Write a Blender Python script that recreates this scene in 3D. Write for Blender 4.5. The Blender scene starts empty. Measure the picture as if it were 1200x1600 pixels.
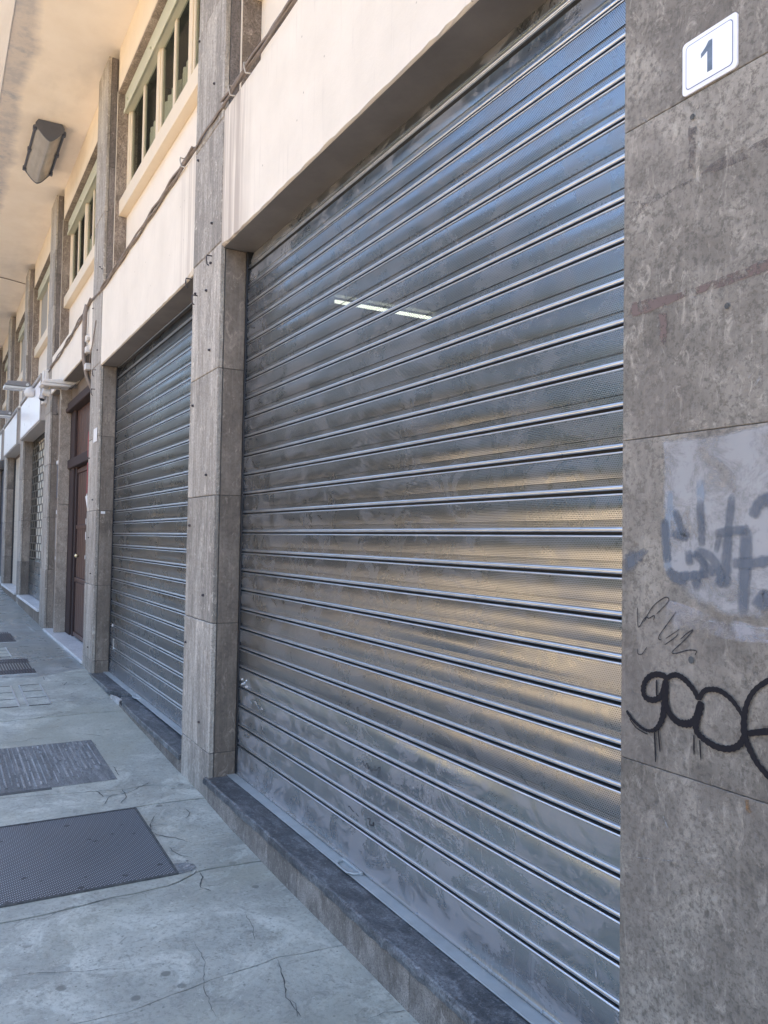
import bpy, bmesh, math, random
from mathutils import Vector, Matrix
random.seed(7)
R = math.radians
C = bpy.context.scene.collection
sc = bpy.context.scene

# ------------------------------------------------------------------ camera
F, YAW, PITCH, ROLL, EYE = 1262.6, 0.51142, 0.03452, 0.01648, 1.55
fw = Vector((-math.cos(YAW)*math.cos(PITCH), math.sin(YAW)*math.cos(PITCH), math.sin(PITCH)))
r0 = fw.cross(Vector((0, 0, 1))).normalized(); u0 = r0.cross(fw)
rt = r0*math.cos(ROLL) + u0*math.sin(ROLL); up = -r0*math.sin(ROLL) + u0*math.cos(ROLL)
cd = bpy.data.cameras.new('camera'); cam = bpy.data.objects.new('camera', cd); C.objects.link(cam)
m3 = Matrix((rt, up, -fw)).transposed()
cam.matrix_world = Matrix.Translation((0, 0, EYE)) @ m3.to_4x4()
cd.sensor_fit = 'AUTO'; cd.sensor_width = 36; cd.lens = F/1600*36
cd.clip_start = 0.05; cd.clip_end = 1500
sc.camera = cam
sc.render.resolution_x, sc.render.resolution_y = 768, 1024

# ------------------------------------------------------------------ light
SUN_EL, SUN_AZ = 66, 66       # azimuth of the sun measured from +X towards +Y (it stands behind the building)
w = bpy.data.worlds.new('World'); sc.world = w; w.use_nodes = True
wn = w.node_tree.nodes; wl = w.node_tree.links
sky = wn.new('ShaderNodeTexSky'); sky.sky_type = 'NISHITA'; sky.sun_disc = False
sky.sun_elevation = R(SUN_EL); sky.sun_rotation = R(90-SUN_AZ)
sky.air_density = 1.0; sky.dust_density = 2.6; sky.ozone_density = .7
wl.new(sky.outputs[0], wn['Background'].inputs[0]); wn['Background'].inputs[1].default_value = 0.125
sd = bpy.data.lights.new('sun', 'SUN'); sd.energy = 4.6; sd.angle = R(0.5); sd.color = (1, .93, .82)
so = bpy.data.objects.new('sun', sd); C.objects.link(so)
sdir = Vector((math.cos(R(SUN_EL))*math.cos(R(SUN_AZ)), math.cos(R(SUN_EL))*math.sin(R(SUN_AZ)), math.sin(R(SUN_EL))))
so.rotation_euler = (-sdir).to_track_quat('-Z', 'Y').to_euler()
vs = sc.view_settings
vs.view_transform = 'Standard'; vs.look = 'None'; vs.gamma = 1; vs.use_curve_mapping = False
vs.exposure = 2.46

# ------------------------------------------------------------------ helpers: tree of objects
def place(o, parent):
    if parent is not None:
        o.parent = parent; o.matrix_parent_inverse = parent.matrix_world.inverted()
def thing(name, label=None, cat=None, loc=(0, 0, 0), group=None, parent=None):
    o = bpy.data.objects.new(name, None); C.objects.link(o); o.location = loc
    o.empty_display_size = .2
    o.matrix_world = Matrix.Translation(loc)
    if label: o['label'] = label
    if cat: o['category'] = cat
    if group: o['group'] = group
    place(o, parent); return o
def tag(o, label=None, cat=None, group=None, kind=None):
    for k, v in (('label', label), ('category', cat), ('group', group), ('kind', kind)):
        if v: o[k] = v
    return o

class MB:
    def __init__(s): s.v = []; s.f = []; s.sm = []
    def add(s, vs_, fs, smooth=False):
        n = len(s.v); s.v += [tuple(p) for p in vs_]
        s.f += [tuple(i+n for i in f) for f in fs]; s.sm += [smooth]*len(fs); return s
    def box(s, x0, x1, y0, y1, z0, z1):
        v = [(x, y, z) for z in (z0, z1) for y in (y0, y1) for x in (x0, x1)]
        return s.add(v, [(0, 2, 3, 1), (4, 5, 7, 6), (0, 1, 5, 4), (2, 6, 7, 3), (0, 4, 6, 2), (1, 3, 7, 5)])
    def prism(s, poly, axis, a, b):
        """poly: 2D points; axis 'x': (y,z); 'y': (x,z); 'z': (x,y)"""
        def p3(p, t): return (t, p[0], p[1]) if axis == 'x' else (p[0], t, p[1]) if axis == 'y' else (p[0], p[1], t)
        n = len(poly)
        v = [p3(p, a) for p in poly] + [p3(p, b) for p in poly]
        f = [tuple(range(n))[::-1], tuple(range(n, 2*n))] + [(i, (i+1) % n, (i+1) % n+n, i+n) for i in range(n)]
        return s.add(v, f)
    def tube(s, pts, r, n=8, caps=True):
        pts = [Vector(p) for p in pts]; rings = []
        prev = None
        for i, p in enumerate(pts):
            d = (pts[min(i+1, len(pts)-1)]-pts[max(i-1, 0)]).normalized()
            a = prev if prev is not None else (Vector((0, 0, 1)) if abs(d.z) < .9 else Vector((1, 0, 0)))
            b = d.cross(a)
            if b.length < 1e-4: b = d.cross(Vector((0, 1, 0)))
            b.normalize(); a = b.cross(d).normalized(); prev = a
            rr = r[i] if isinstance(r, (list, tuple)) else r
            rings.append([p + (a*math.cos(2*math.pi*k/n)+b*math.sin(2*math.pi*k/n))*rr for k in range(n)])
        v = [q for g in rings for q in g]
        f = [(i*n+k, i*n+(k+1) % n, (i+1)*n+(k+1) % n, (i+1)*n+k) for i in range(len(pts)-1) for k in range(n)]
        s.add(v, f, True)
        if caps:
            s.add(rings[0], [tuple(range(n))[::-1]]); s.add(rings[-1], [tuple(range(n))])
        return s
    def mesh(s, name):
        me = bpy.data.meshes.new(name); me.from_pydata(s.v, [], s.f)
        for p, q in zip(me.polygons, s.sm): p.use_smooth = q
        return me
    def build(s, name, mat, parent=None, bevel=0, seg=1, loc=None):
        me = s.mesh(name)
        bm = bmesh.new(); bm.from_mesh(me)
        bmesh.ops.recalc_face_normals(bm, faces=bm.faces)
        if bevel:
            ed = [e for e in bm.edges if len(e.link_faces) == 2 and e.calc_face_angle(0) > .5]
            bmesh.ops.bevel(bm, geom=ed, offset=bevel, segments=seg, affect='EDGES', profile=.6)
        bm.to_mesh(me); bm.free()
        me.materials.append(mat)
        o = bpy.data.objects.new(name, me); C.objects.link(o)
        if loc: o.location = loc
        place(o, parent); return o
def sheet(name, verts, faces, mat, parent=None, smooth=False):
    return_mb = MB().add(verts, faces, smooth)
    me = return_mb.mesh(name); me.materials.append(mat)
    o = bpy.data.objects.new(name, me); C.objects.link(o); place(o, parent); return o

# ------------------------------------------------------------------ helpers: materials
class NT:
    def __init__(s, name):
        s.m = bpy.data.materials.new(name); s.m.use_nodes = True
        s.t = s.m.node_tree; s.n = s.t.nodes; s.l = s.t.links
        s.b = s.n['Principled BSDF']; s.out = s.n['Material Output']
        s.pos = s.n.new('ShaderNodeNewGeometry').outputs['Position']
    def link(s, a, b): s.l.new(a, b)
    def vec(s, scale=(1, 1, 1), off=(0, 0, 0), src=None):
        q = s.n.new('ShaderNodeMapping'); q.inputs['Scale'].default_value = scale; q.inputs['Location'].default_value = off
        s.link(src or s.pos, q.inputs[0]); return q.outputs[0]
    def noise(s, scale=5, detail=6, rough=.6, vec=None, dist=0):
        q = s.n.new('ShaderNodeTexNoise'); q.inputs['Scale'].default_value = scale
        q.inputs['Detail'].default_value = detail; q.inputs['Roughness'].default_value = rough
        q.inputs['Distortion'].default_value = dist
        s.link(vec or s.pos, q.inputs['Vector']); return q.outputs['Fac']
    def voro(s, scale=5, vec=None, feature='F1', rnd=1):
        q = s.n.new('ShaderNodeTexVoronoi'); q.feature = feature; q.inputs['Scale'].default_value = scale
        q.inputs['Randomness'].default_value = rnd
        s.link(vec or s.pos, q.inputs['Vector']); return q.outputs['Distance']
    def ramp(s, fac, stops, interp='LINEAR'):
        q = s.n.new('ShaderNodeValToRGB'); e = q.color_ramp.elements; q.color_ramp.interpolation = interp
        while len(e) < len(stops): e.new(.5)
        for x, (p, c) in zip(e, stops):
            x.position = p; x.color = (c, c, c, 1) if isinstance(c, (int, float)) else (*c, 1)
        s.link(fac, q.inputs[0]); return q.outputs[0]
    def mix(s, fac, a, b, mode='MIX'):
        q = s.n.new('ShaderNodeMix'); q.data_type = 'RGBA'; q.blend_type = mode
        for i, x in ((0, fac), (6, a), (7, b)):
            if isinstance(x, (int, float)): q.inputs[i].default_value = x if i == 0 else (x, x, x, 1)
            elif isinstance(x, tuple): q.inputs[i].default_value = (*x, 1)
            else: s.link(x, q.inputs[i])
        return q.outputs[2]
    def math(s, op, a, b=None, c=None):
        q = s.n.new('ShaderNodeMath'); q.operation = op
        for i, x in enumerate((a, b, c)):
            if x is None: continue
            if isinstance(x, (int, float)): q.inputs[i].default_value = x
            else: s.link(x, q.inputs[i])
        return q.outputs[0]
    def sep(s, src=None):
        q = s.n.new('ShaderNodeSeparateXYZ'); s.link(src or s.pos, q.inputs[0]); return q.outputs
    def bump(s, h, strength=.3, dist=.01):
        q = s.n.new('ShaderNodeBump'); q.inputs['Strength'].default_value = strength; q.inputs['Distance'].default_value = dist
        s.link(h, q.inputs['Height']); s.link(q.outputs[0], s.b.inputs['Normal']); return q
    def base(s, c): 
        if isinstance(c, tuple): s.b.inputs['Base Color'].default_value = (*c, 1)
        else: s.link(c, s.b.inputs['Base Color'])
    def rough(s, c):
        if isinstance(c, (int, float)): s.b.inputs['Roughness'].default_value = c
        else: s.link(c, s.b.inputs['Roughness'])
    def rr(s, fac, a, b):
        q = s.n.new('ShaderNodeMapRange'); q.inputs[3].default_value = a; q.inputs[4].default_value = b
        s.link(fac, q.inputs[0]); return q.outputs[0]
    def alpha(s, fac):
        tr = s.n.new('ShaderNodeBsdfTransparent'); mx = s.n.new('ShaderNodeMixShader')
        s.link(fac, mx.inputs[0]); s.link(tr.outputs[0], mx.inputs[1]); s.link(s.b.outputs[0], mx.inputs[2])
        s.link(mx.outputs[0], s.out.inputs[0])

def stone(name, dark, mid, light, scale=6, streak=(1, 1, 1), rough=.75, bump=.35, pits=.5, veins=0., tint=None, tone=.16, scratch=.55, fines=.75):
    t = NT(name)
    oi = t.n.new('ShaderNodeObjectInfo'); rnd = oi.outputs['Random']
    cmb = t.n.new('ShaderNodeCombineXYZ')
    for i in range(3): t.link(t.math('MULTIPLY', rnd, 37.+11*i), cmb.inputs[i])
    va = t.n.new('ShaderNodeVectorMath'); va.operation = 'ADD'; t.link(t.pos, va.inputs[0]); t.link(cmb.outputs[0], va.inputs[1]); P = va.outputs[0]
    v = t.vec(streak, src=P)
    big = t.noise(scale*.3, 6, .65, v); med = t.noise(scale*1.5, 10, .72, v, .5); fine = t.noise(scale*18, 5, .75, P)
    c = t.ramp(med, [(.36, dark), (.5, mid), (.64, light)])
    c = t.mix(t.ramp(big, [(.38, .7), (.58, 0.)]), c, tuple(x*.9 for x in dark))
    c = t.mix(t.ramp(big, [(.55, 0.), (.72, .5)]), c, light)
    c = t.mix(t.ramp(fine, [(.40, fines), (.52, 0.)]), c, tuple(x*.55 for x in dark))
    pa = t.math('ADD', t.voro(scale*5.5, t.vec((1, 1, .8), (3, 1, 2), P)), t.math('MULTIPLY', t.noise(scale*8, 6, .75, P), .75))
    pm = t.ramp(t.noise(scale*.6, 3, .6, t.vec((1, 1, 1), (5, 5, 2), P)), [(.42, 0.), (.6, 1.)])
    c = t.mix(t.math('MULTIPLY', t.ramp(pa, [(.47, pits), (.56, 0.)]), pm), c, tuple(x*.6 for x in dark))
    lf = t.noise(scale*6, 10, .8, t.vec((1, 1, .55), (9, 4, 1), P), 1.2)
    c = t.mix(t.ramp(lf, [(.535, 0.), (.64, scratch)]), c, tuple(min(1, x*1.55) for x in light))
    if tint:
        c = t.mix(t.ramp(t.noise(scale*.45, 4, .6, t.vec((1, 1, .5), (7, 7, 7), P)), [(.45, 0.), (.65, .6)]), c, tint)
    if veins:
        vv = t.noise(scale*4, 6, .7, t.vec((3.2, 3.2, .10), src=P), .3)
        c = t.mix(t.ramp(vv, [(.40, veins), (.54, 0.)]), c, tuple(x*.8 for x in dark))
        vw = t.noise(scale*5, 6, .7, t.vec((3, 3, .12), (4, 2, 8), P), .3)
        c = t.mix(t.ramp(vw, [(.54, 0.), (.66, veins*.8)]), c, tuple(min(1, x*1.25) for x in light))
    if tone:
        c = t.mix(1., c, t.rr(rnd, 1-tone, 1+tone*.6), 'MULTIPLY')
    t.base(c); t.rough(t.rr(med, rough+.1, rough-.15))
    h = t.math('ADD', t.math('MULTIPLY', med, .7), t.math('MULTIPLY', fine, .7)); h = t.math('SUBTRACT', h, t.math('MULTIPLY', t.ramp(pa, [(.45, .5), (.55, 0.)]), pm)); t.bump(h, bump, .006)
    return t.m

def plain(name, col, rough=.5, metal=0., var=.25, scale=8, bump=.1, streak=(1, 1, 1), dirt=None):
    t = NT(name); n = t.noise(scale, 6, .65, t.vec(streak))
    c = t.mix(t.ramp(n, [(.3, 1.), (.7, 0.)]), col, tuple(x*(1-var) for x in col))
    if dirt:
        d = t.noise(scale*.6, 7, .7, t.vec((2, 2, .35), (5, 2, 8)))
        c = t.mix(t.ramp(d, [(.5, 0.), (.78, .6)]), c, dirt)
    t.base(c); t.rough(t.rr(n, rough-.08, rough+.1)); t.b.inputs['Metallic'].default_value = metal
    if bump: t.bump(t.noise(scale*9, 4, .6), bump, .003)
    return t.m

def layer(name, col, cover, scale, rough=.7, soft=.06, streak=(1, 1, 1), amax=1.):
    t = NT(name); n = t.noise(scale, 9, .75, t.vec(streak), .4); c2 = t.noise(scale*.5, 5, .6)
    at = t.n.new('ShaderNodeAttribute'); at.attribute_name = 'soft'
    t.base(t.mix(c2, tuple(q*.8 for q in col), tuple(min(1, q*1.12) for q in col))); t.rough(rough)
    k = t.math('ADD', n, t.math('MULTIPLY', t.math('SUBTRACT', at.outputs['Fac'], 1.), .45))
    t.b.inputs['Specular IOR Level'].default_value = .12
    t.alpha(t.ramp(k, [(max(0, 1-cover-soft), 0.), (1-cover+soft, amax)])); return t.m

M = {}
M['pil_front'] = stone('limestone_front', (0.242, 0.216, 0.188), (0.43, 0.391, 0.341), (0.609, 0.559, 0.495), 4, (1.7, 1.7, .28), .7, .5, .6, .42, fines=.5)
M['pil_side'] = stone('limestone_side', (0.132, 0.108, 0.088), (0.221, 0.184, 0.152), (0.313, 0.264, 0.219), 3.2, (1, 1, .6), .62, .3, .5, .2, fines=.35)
M['pier_near'] = stone('limestone_near', (0.159, 0.143, 0.123), (0.278, 0.253, 0.22), (0.424, 0.39, 0.339), 4.5, (1, 1, .85), .72, .5, .75, .1, (.19, .168, .152), fines=.7, scratch=.38)
M['jamb_stone'] = stone('brown_jamb_stone', (.17, .135, .11), (.31, .255, .21), (.46, .39, .33), 5, (1, 1, .5), .8, .5, .6)
M['fin_side'] = stone('fin_side_stone', (.14, .12, .11), (.22, .19, .175), (.30, .265, .245), 5, (1, 1, .35), .75, .4, .5, .3)
M['mortar'] = plain('mortar', (.09, .085, .08), .9, var=.4, scale=20, bump=.4)
M['riser'] = stone('riser_stone', (0.15, 0.13, 0.113), (0.26, 0.23, 0.203), (0.37, 0.331, 0.297), 10, (1, 1, .6), .75, .4, .6)
M['slate'] = stone('slate_tread', (.055, .06, .068), (.11, .118, .13), (.27, .285, .30), 7, (1, 2.5, 1), .42, .5, .4)
M['marble_white'] = stone('white_marble', (.55, .56, .57), (.68, .69, .70), (.8, .8, .8), 5, (1, 1, 1), .35, .08, .0)
M['marble_tan'] = stone('tan_marble', (.24, .20, .165), (.36, .305, .255), (.45, .39, .33), 9, (1, 1, .7), .5, .15, .4)

def plaster():
    t = NT('cream_plaster')
    n = t.noise(3, 6, .6); f = t.noise(70, 4, .7)
    c = t.ramp(n, [(.3, (.68, .62, .535)), (.7, (.76, .695, .605))])
    st = t.noise(5.5, 5, .6, t.vec((2.4, 2.4, .10), (1.3, 0, 0)), .3)
    x = t.sep()[0]
    # rain streaks beside the pilasters at x = -4.5 and -8.2
    near = t.math('MAXIMUM', t.ramp(t.math('ABSOLUTE', t.math('ADD', x, 4.32)), [(.12, 1.), (.34, 0.)]),
                  t.math('MULTIPLY', t.ramp(t.math('ABSOLUTE', t.math('ADD', x, 5.15)), [(.1, 1.), (.3, 0.)]), .6))
    sm = t.math('MULTIPLY', t.ramp(st, [(.40, 0.), (.58, .9)]), near)
    c = t.mix(sm, c, (.42, .36, .31))
    st2 = t.ramp(t.noise(9, 6, .7, t.vec((3, 3, .18), (8, 0, 3))), [(.57, 0.), (.70, .3)])
    c = t.mix(st2, c, (.5, .45, .40))
    sp = t.voro(9, t.vec((1, 1, 1)), 'F1'); c = t.mix(t.ramp(sp, [(.03, .8), (.055, 0.)]), c, (.3, .26, .22))
    t.base(c); t.rough(.82); t.bump(t.math('ADD', f, t.math('MULTIPLY', n, 2.)), .25, .004)
    return t.m
M['plaster'] = plaster()
def soffit_mat():
    t = NT('soffit_plaster')
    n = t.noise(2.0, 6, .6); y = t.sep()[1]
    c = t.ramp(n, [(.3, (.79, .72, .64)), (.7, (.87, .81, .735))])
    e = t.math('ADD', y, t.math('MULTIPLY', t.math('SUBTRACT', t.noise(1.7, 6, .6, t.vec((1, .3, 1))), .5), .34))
    patch = t.ramp(e, [(.70, 1.), (.80, 0.)])  # outer band: blue-grey peeling paint, with shadow painted in
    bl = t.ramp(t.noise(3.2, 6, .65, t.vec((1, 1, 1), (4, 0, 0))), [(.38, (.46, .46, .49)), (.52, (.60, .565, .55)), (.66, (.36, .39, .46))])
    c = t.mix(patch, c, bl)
    far = t.ramp(t.sep()[0], [(0., 0.), (1., 1.)])
    d = t.ramp(t.noise(.9, 5, .6, t.vec((1, 2, 1), (2, 5, 0))), [(.5, 0.), (.75, .4)])
    c = t.mix(d, c, (.5, .46, .43))
    t.base(c); t.rough(.85); t.bump(t.noise(40, 5, .7), .2, .004)
    return t.m
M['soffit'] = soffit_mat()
M['fascia'] = plain('peach_plaster', (.80, .70, .575), .85, var=.12, scale=4, bump=.2)
M['white_edge'] = plain('white_edge_plaster', (.88, .88, .9), .8, var=.10, scale=6, bump=.2, streak=(.3, 2, 1))
M['alu_cream'] = plain('cream_aluminium', (.74, .635, .49), .45, var=.06, scale=5, bump=.02)
M['alu_green'] = plain('greenish_aluminium', (.56, .57, .46), .4, var=.08, scale=5, bump=.02)
M['panel_cream'] = plain('cream_panel', (.78, .70, .60), .6, var=.08, scale=3, bump=.04)
M['grey_blind'] = plain('grey_blind', (.36, .34, .31), .6, var=.12, scale=4, bump=.1)
M['curtain'] = plain('curtain', (.74, .66, .52), .9, var=.3, scale=6, bump=.1, streak=(6, 1, .1))
def glass():
    t = NT('window_glass'); t.base((.03, .035, .035)); t.rough(.06)
    t.b.inputs['Specular IOR Level'].default_value = .7
    gl = t.n.new('ShaderNodeMixShader'); tr = t.n.new('ShaderNodeBsdfTransparent')
    tr.inputs[0].default_value = (.9, .94, .92, 1)
    gl.inputs[0].default_value = .13
    t.link(tr.outputs[0], gl.inputs[1]); t.link(t.b.outputs[0], gl.inputs[2]); t.link(gl.outputs[0], t.out.inputs[0])
    return t.m
M['glass'] = glass()
M['room_dark'] = plain('dark_room', (.06, .06, .055), .9, var=.2, scale=2, bump=0)
M['room'] = plain('shop_room', (.17, .16, .15), .9, var=.3, scale=2, bump=0)
M['dark_gap'] = plain('dark_metal_guide', (.035, .038, .045), .5, .6, var=.3, scale=10, bump=.1)

def galv(name, perf, tone=(.62, .625, .64), dusty=.5, off=0., bmp=.25):
    t = NT(name)
    v1 = t.vec((1, 1, 1), (off, 0, off)); x, y, z = t.sep()
    n1 = t.noise(1.7, 6, .6, v1)                                   # broad tarnish
    n2 = t.noise(4.5, 10, .78, t.vec((1.0, 1, 1.5), (2+off, 0, 5)), .8)  # hand-wiped patches
    n3 = t.noise(30, 5, .7, t.vec((.25, 1, 2.2), (off, 3, 1)))     # rolling lines
    n4 = t.noise(9, 5, .65, t.vec((2.4, 1, .25), (off, 8, 2)))     # runs
    c = t.mix(t.ramp(n1, [(.35, 0.), (.68, .55)]), tone, tuple(q*.72 for q in tone))
    c = t.mix(t.ramp(n3, [(.4, .18), (.6, 0.)]), c, tuple(q*.6 for q in tone))
    t.base(c); t.b.inputs['Metallic'].default_value = 1
    r = t.math('ADD', t.math('MULTIPLY', n1, .16), t.math('ADD', t.math('MULTIPLY', n2, .14), .13))
    t.rough(r)
    t.b.inputs['Anisotropic'].default_value = .35
    df = t.n.new('ShaderNodeBsdfDiffuse'); df.inputs['Color'].default_value = (.30, .30, .315, 1)
    m1 = t.math('MULTIPLY', t.ramp(n2, [(.42, .05), (.50, .15), (.535, .8), (.7, 1.)]), dusty)
    m2 = t.math('MULTIPLY', t.ramp(n4, [(.55, 0.), (.6, .4), (.7, .55)]), dusty)
    dm = t.math('MAXIMUM', m1, m2)
    # dust lies thicker on the lowest slats
    low = t.ramp(z, [(.2, .3), (.75, 0.)]); dm = t.math('MINIMUM', t.math('ADD', dm, low), .8)
    mx = t.n.new('ShaderNodeMixShader'); t.link(dm, mx.inputs[0])
    t.link(t.b.outputs[0], mx.inputs[1]); t.link(df.outputs[0], mx.inputs[2])
    last = mx.outputs[0]
    h = n3
    if perf:
        P = .0060
        u = t.math('DIVIDE', x, P); q = t.math('DIVIDE', z, P*.866)
        row = t.math('FLOOR', q); par = t.math('MULTIPLY', t.math('MODULO', row, 2.), .5)
        du = t.math('SUBTRACT', t.math('FRACT', t.math('ADD', u, par)), .5)
        dv = t.math('MULTIPLY', t.math('SUBTRACT', t.math('FRACT', q), .5), .866)
        d = t.math('SQRT', t.math('ADD', t.math('MULTIPLY', du, du), t.math('MULTIPLY', dv, dv)))
        hole = t.math('LESS_THAN', d, .27)
        tr = t.n.new('ShaderNodeBsdfTransparent'); m4 = t.n.new('ShaderNodeMixShader')
        t.link(hole, m4.inputs[0]); t.link(last, m4.inputs[1]); t.link(tr.outputs[0], m4.inputs[2]); last = m4.outputs[0]
    t.link(last, t.out.inputs[0])
    t.bump(t.math('ADD', t.math('MULTIPLY', n3, .5), t.math('MULTIPLY', n2, bmp)), .05, .003)
    return t.m
M['galv_perf'] = galv('galvanised_perforated', True, (.40, .422, .438), dusty=.35)
M['galv'] = galv('galvanised_plain', False, (.40, .445, .455), dusty=.6)
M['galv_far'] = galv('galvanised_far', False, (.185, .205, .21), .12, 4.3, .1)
M['galv_bead'] = plain('galvanised_bead', (.72, .745, .78), .30, 1., var=.15, scale=12, bump=.02)
M['gap_dark'] = plain('gap_painted_shade', (.055, .06, .068), .8, var=.2, scale=9, bump=0)  # shade inside the slat gaps, put into the colour
M['strip'] = plain('steel_strip', (.50, .54, .55), .5, .5, var=.25, scale=9, bump=.1)

def pavement(name, a, b, rough=.62, shine=0.):
    t = NT(name)
    n = t.noise(1.1, 7, .62); m = t.noise(5, 8, .7, None, .4); f = t.noise(60, 4, .7)
    c = t.ramp(m, [(.3, a), (.52, tuple((x+y)/2 for x, y in zip(a, b))), (.7, b)])
    c = t.mix(t.ramp(n, [(.36, .55), (.6, 0.)]), c, tuple(q*.6 for q in a))
    w2 = t.noise(2.3, 9, .75, t.vec((1, 1, 1), (5, 9, 0)), .8)
    c = t.mix(t.ramp(w2, [(.52, 0.), (.6, .5), (.75, .6)]), c, tuple(min(1, q*1.25) for q in b))
    g = t.math('ADD', t.voro(7.5, t.vec((1, 1, 1), (2, 3, 0))), t.math('MULTIPLY', t.noise(25, 3, .6), .10))
    c = t.mix(t.math('MULTIPLY', t.ramp(g, [(.16, .75), (.20, 0.)]), t.ramp(t.noise(3.1, 3, .6, t.vec((1, 1, 1), (2, 8, 0))), [(.46, 0.), (.52, 1.)])), c, tuple(q*.38 for q in a))
    g2 = t.voro(24, t.vec((1, 1, 1), (7, 1, 0)))
    c = t.mix(t.ramp(g2, [(.08, .7), (.12, 0.)]), c, tuple(q*.35 for q in a))
    c = t.mix(t.ramp(f, [(.34, .6), (.5, 0.)]), c, tuple(q*.6 for q in a))
    k1 = t.noise(14, 10, .8, t.vec((1, 1, 1), (1, 6, 0)), 1.); c = t.mix(t.ramp(k1, [(.36, .6), (.46, 0.)]), c, tuple(q*.5 for q in a))
    k2 = t.noise(22, 8, .8, t.vec((1, 1, 1), (4, 2, 0)), .6); c = t.mix(t.ramp(k2, [(.58, 0.), (.68, .55)]), c, tuple(min(1, q*1.3) for q in b))
    k3 = t.noise(.8, 5, .6, t.vec((1, 1, 1), (8, 3, 0)), 1.); c = t.mix(t.ramp(k3, [(.45, 0.), (.62, .45)]), c, (a[0]*.95, a[1]*.93, a[2]*.82))
    t.base(c); t.rough(t.rr(n, rough+.12, rough-.2-shine))
    h = t.math('ADD', t.math('MULTIPLY', m, 1.4), t.math('MULTIPLY', f, .5)); t.bump(h, .45, .006)
    return t.m
M['pave'] = pavement('worn_concrete', (0.308, 0.322, 0.29), (0.491, 0.51, 0.46), .6)
M['pave_far'] = pavement('smooth_paving', (.25, .27, .265), (.36, .385, .375), .40, .14)
M['joint'] = plain('joint_dirt', (.045, .047, .05), .95, var=.4, scale=30, bump=.5)
M['crack'] = plain('crack_dirt', (.115, .12, .122), .95, var=.6, scale=40, bump=0)
M['asphalt'] = plain('asphalt', (.10, .095, .088), .85, var=.3, scale=12, bump=.4)
M['street_stone'] = stone('street_stone', (.40, .295, .19), (.52, .395, .265), (.60, .475, .335), 4, pits=.1)
M['warm_paving'] = plain('warm_paving', (.42, .33, .225), .85, var=.15, scale=2, bump=.2)
M['kerb'] = stone('kerb_stone', (.2, .2, .2), (.3, .3, .3), (.4, .4, .4), 6)

def plate_mat():
    t = NT('stud_plate'); x, y, z = t.sep(); P = .0120
    u = t.math('DIVIDE', t.math('ADD', x, y), P*1.414); v = t.math('DIVIDE', t.math('SUBTRACT', x, y), P*1.414)
    du = t.math('SUBTRACT', t.math('FRACT', u), .5); dv = t.math('SUBTRACT', t.math('FRACT', v), .5)
    d = t.math('SQRT', t.math('ADD', t.math('MULTIPLY', du, du), t.math('MULTIPLY', dv, dv)))
    stud = t.ramp(d, [(.20, 1.), (.33, 0.)])
    n = t.noise(2.2, 6, .65)
    lo = t.mix(t.ramp(n, [(.35, 0.), (.7, 1.)]), (.022, .027, .036), (.045, .052, .064))
    c = t.mix(stud, lo, (.42, .45, .49))
    g = t.math('ADD', t.voro(8, t.vec((1.2, 1, 1))), t.math('MULTIPLY', t.noise(28, 3, .6), .12))
    c = t.mix(t.ramp(g, [(.15, .9), (.2, 0.)]), c, (.03, .033, .04))
    t.base(c); t.b.inputs['Metallic'].default_value = .25; t.rough(.42); t.bump(stud, .5, .003)
    return t.m
M['plate'] = plate_mat()
M['iron'] = plain('dark_cast_iron', (.075, .068, .078), .5, .4, var=.3, scale=14, bump=.3)
M['ribbed'] = stone('ribbed_concrete', (.17, .178, .182), (.31, .32, .325), (.46, .475, .48), 12, (.4, 2, 1), .8, .7, .7)
M['ribbed_low'] = stone('ribbed_concrete_grooves', (.13, .137, .142), (.23, .24, .245), (.32, .33, .335), 12, (.4, 2, 1), .85, .7, .5)
M['broken_bed'] = stone('broken_bed', (.12, .13, .135), (.22, .235, .24), (.34, .36, .365), 25, (1, 1, 1), .9, .9, .6)
M['pale_metal'] = plain('pale_metal_frame', (.55, .58, .60), .4, .6, var=.2, scale=20, bump=.1)
def wood():
    t = NT('brown_wood'); g = t.noise(7, 6, .6, t.vec((5, 5, .5)), .8)
    t.base(t.ramp(g, [(.3, (.035, .015, .011)), (.55, (.085, .037, .025)), (.75, (.13, .062, .042))])); t.rough(.42); t.bump(g, .2, .003); return t.m
M['wood'] = wood()
M['wood_dark'] = plain('dark_wood', (.04, .022, .02), .75, var=.3, scale=9, bump=.1, streak=(4, 4, .3))
M['wood_grey'] = plain('weathered_boards', (.20, .165, .14), .8, var=.35, scale=9, bump=.2, streak=(5, 5, .3))
M['brass'] = plain('brass', (.75, .62, .38), .25, 1., var=.1, scale=20, bump=0)
M['paint_black'] = layer('black_spray', (.013, .014, .02), .95, 40, .5, .06, amax=.98)
M['pen'] = layer('marker_pen', (.03, .032, .04), .85, 30, .6, .08, amax=.85)
M['whitewash'] = layer('worn_whitewash', (.42, .42, .435), .60, 13, .8, .14, amax=.78)
M['whitewash_thin'] = layer('faint_whitewash', (.46, .46, .50), .47, 12, .8, .10, amax=.6)
M['blue_spray'] = layer('faded_blue_spray', (.15, .17, .205), .72, 6, .75, .3, (2, 2, .6), .78)
M['blue_spray_pale'] = layer('pale_blue_spray', (.33, .39, .47), .72, 6, .75, .3, (2, 2, .6), .6)
M['tape'] = layer('brown_tape_residue', (.20, .155, .145), .54, 26, .6, .05, amax=.85)
M['tape_faint'] = layer('faint_tape_residue', (.165, .145, .14), .48, 24, .6, .06, amax=.6)
M['rust'] = layer('rust_stain', (.30, .17, .08), .50, 30, .8, .1, amax=.8)
M['scuff'] = layer('pale_scuff', (.5, .52, .55), .50, 30, .7, .08, amax=.6)
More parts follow.
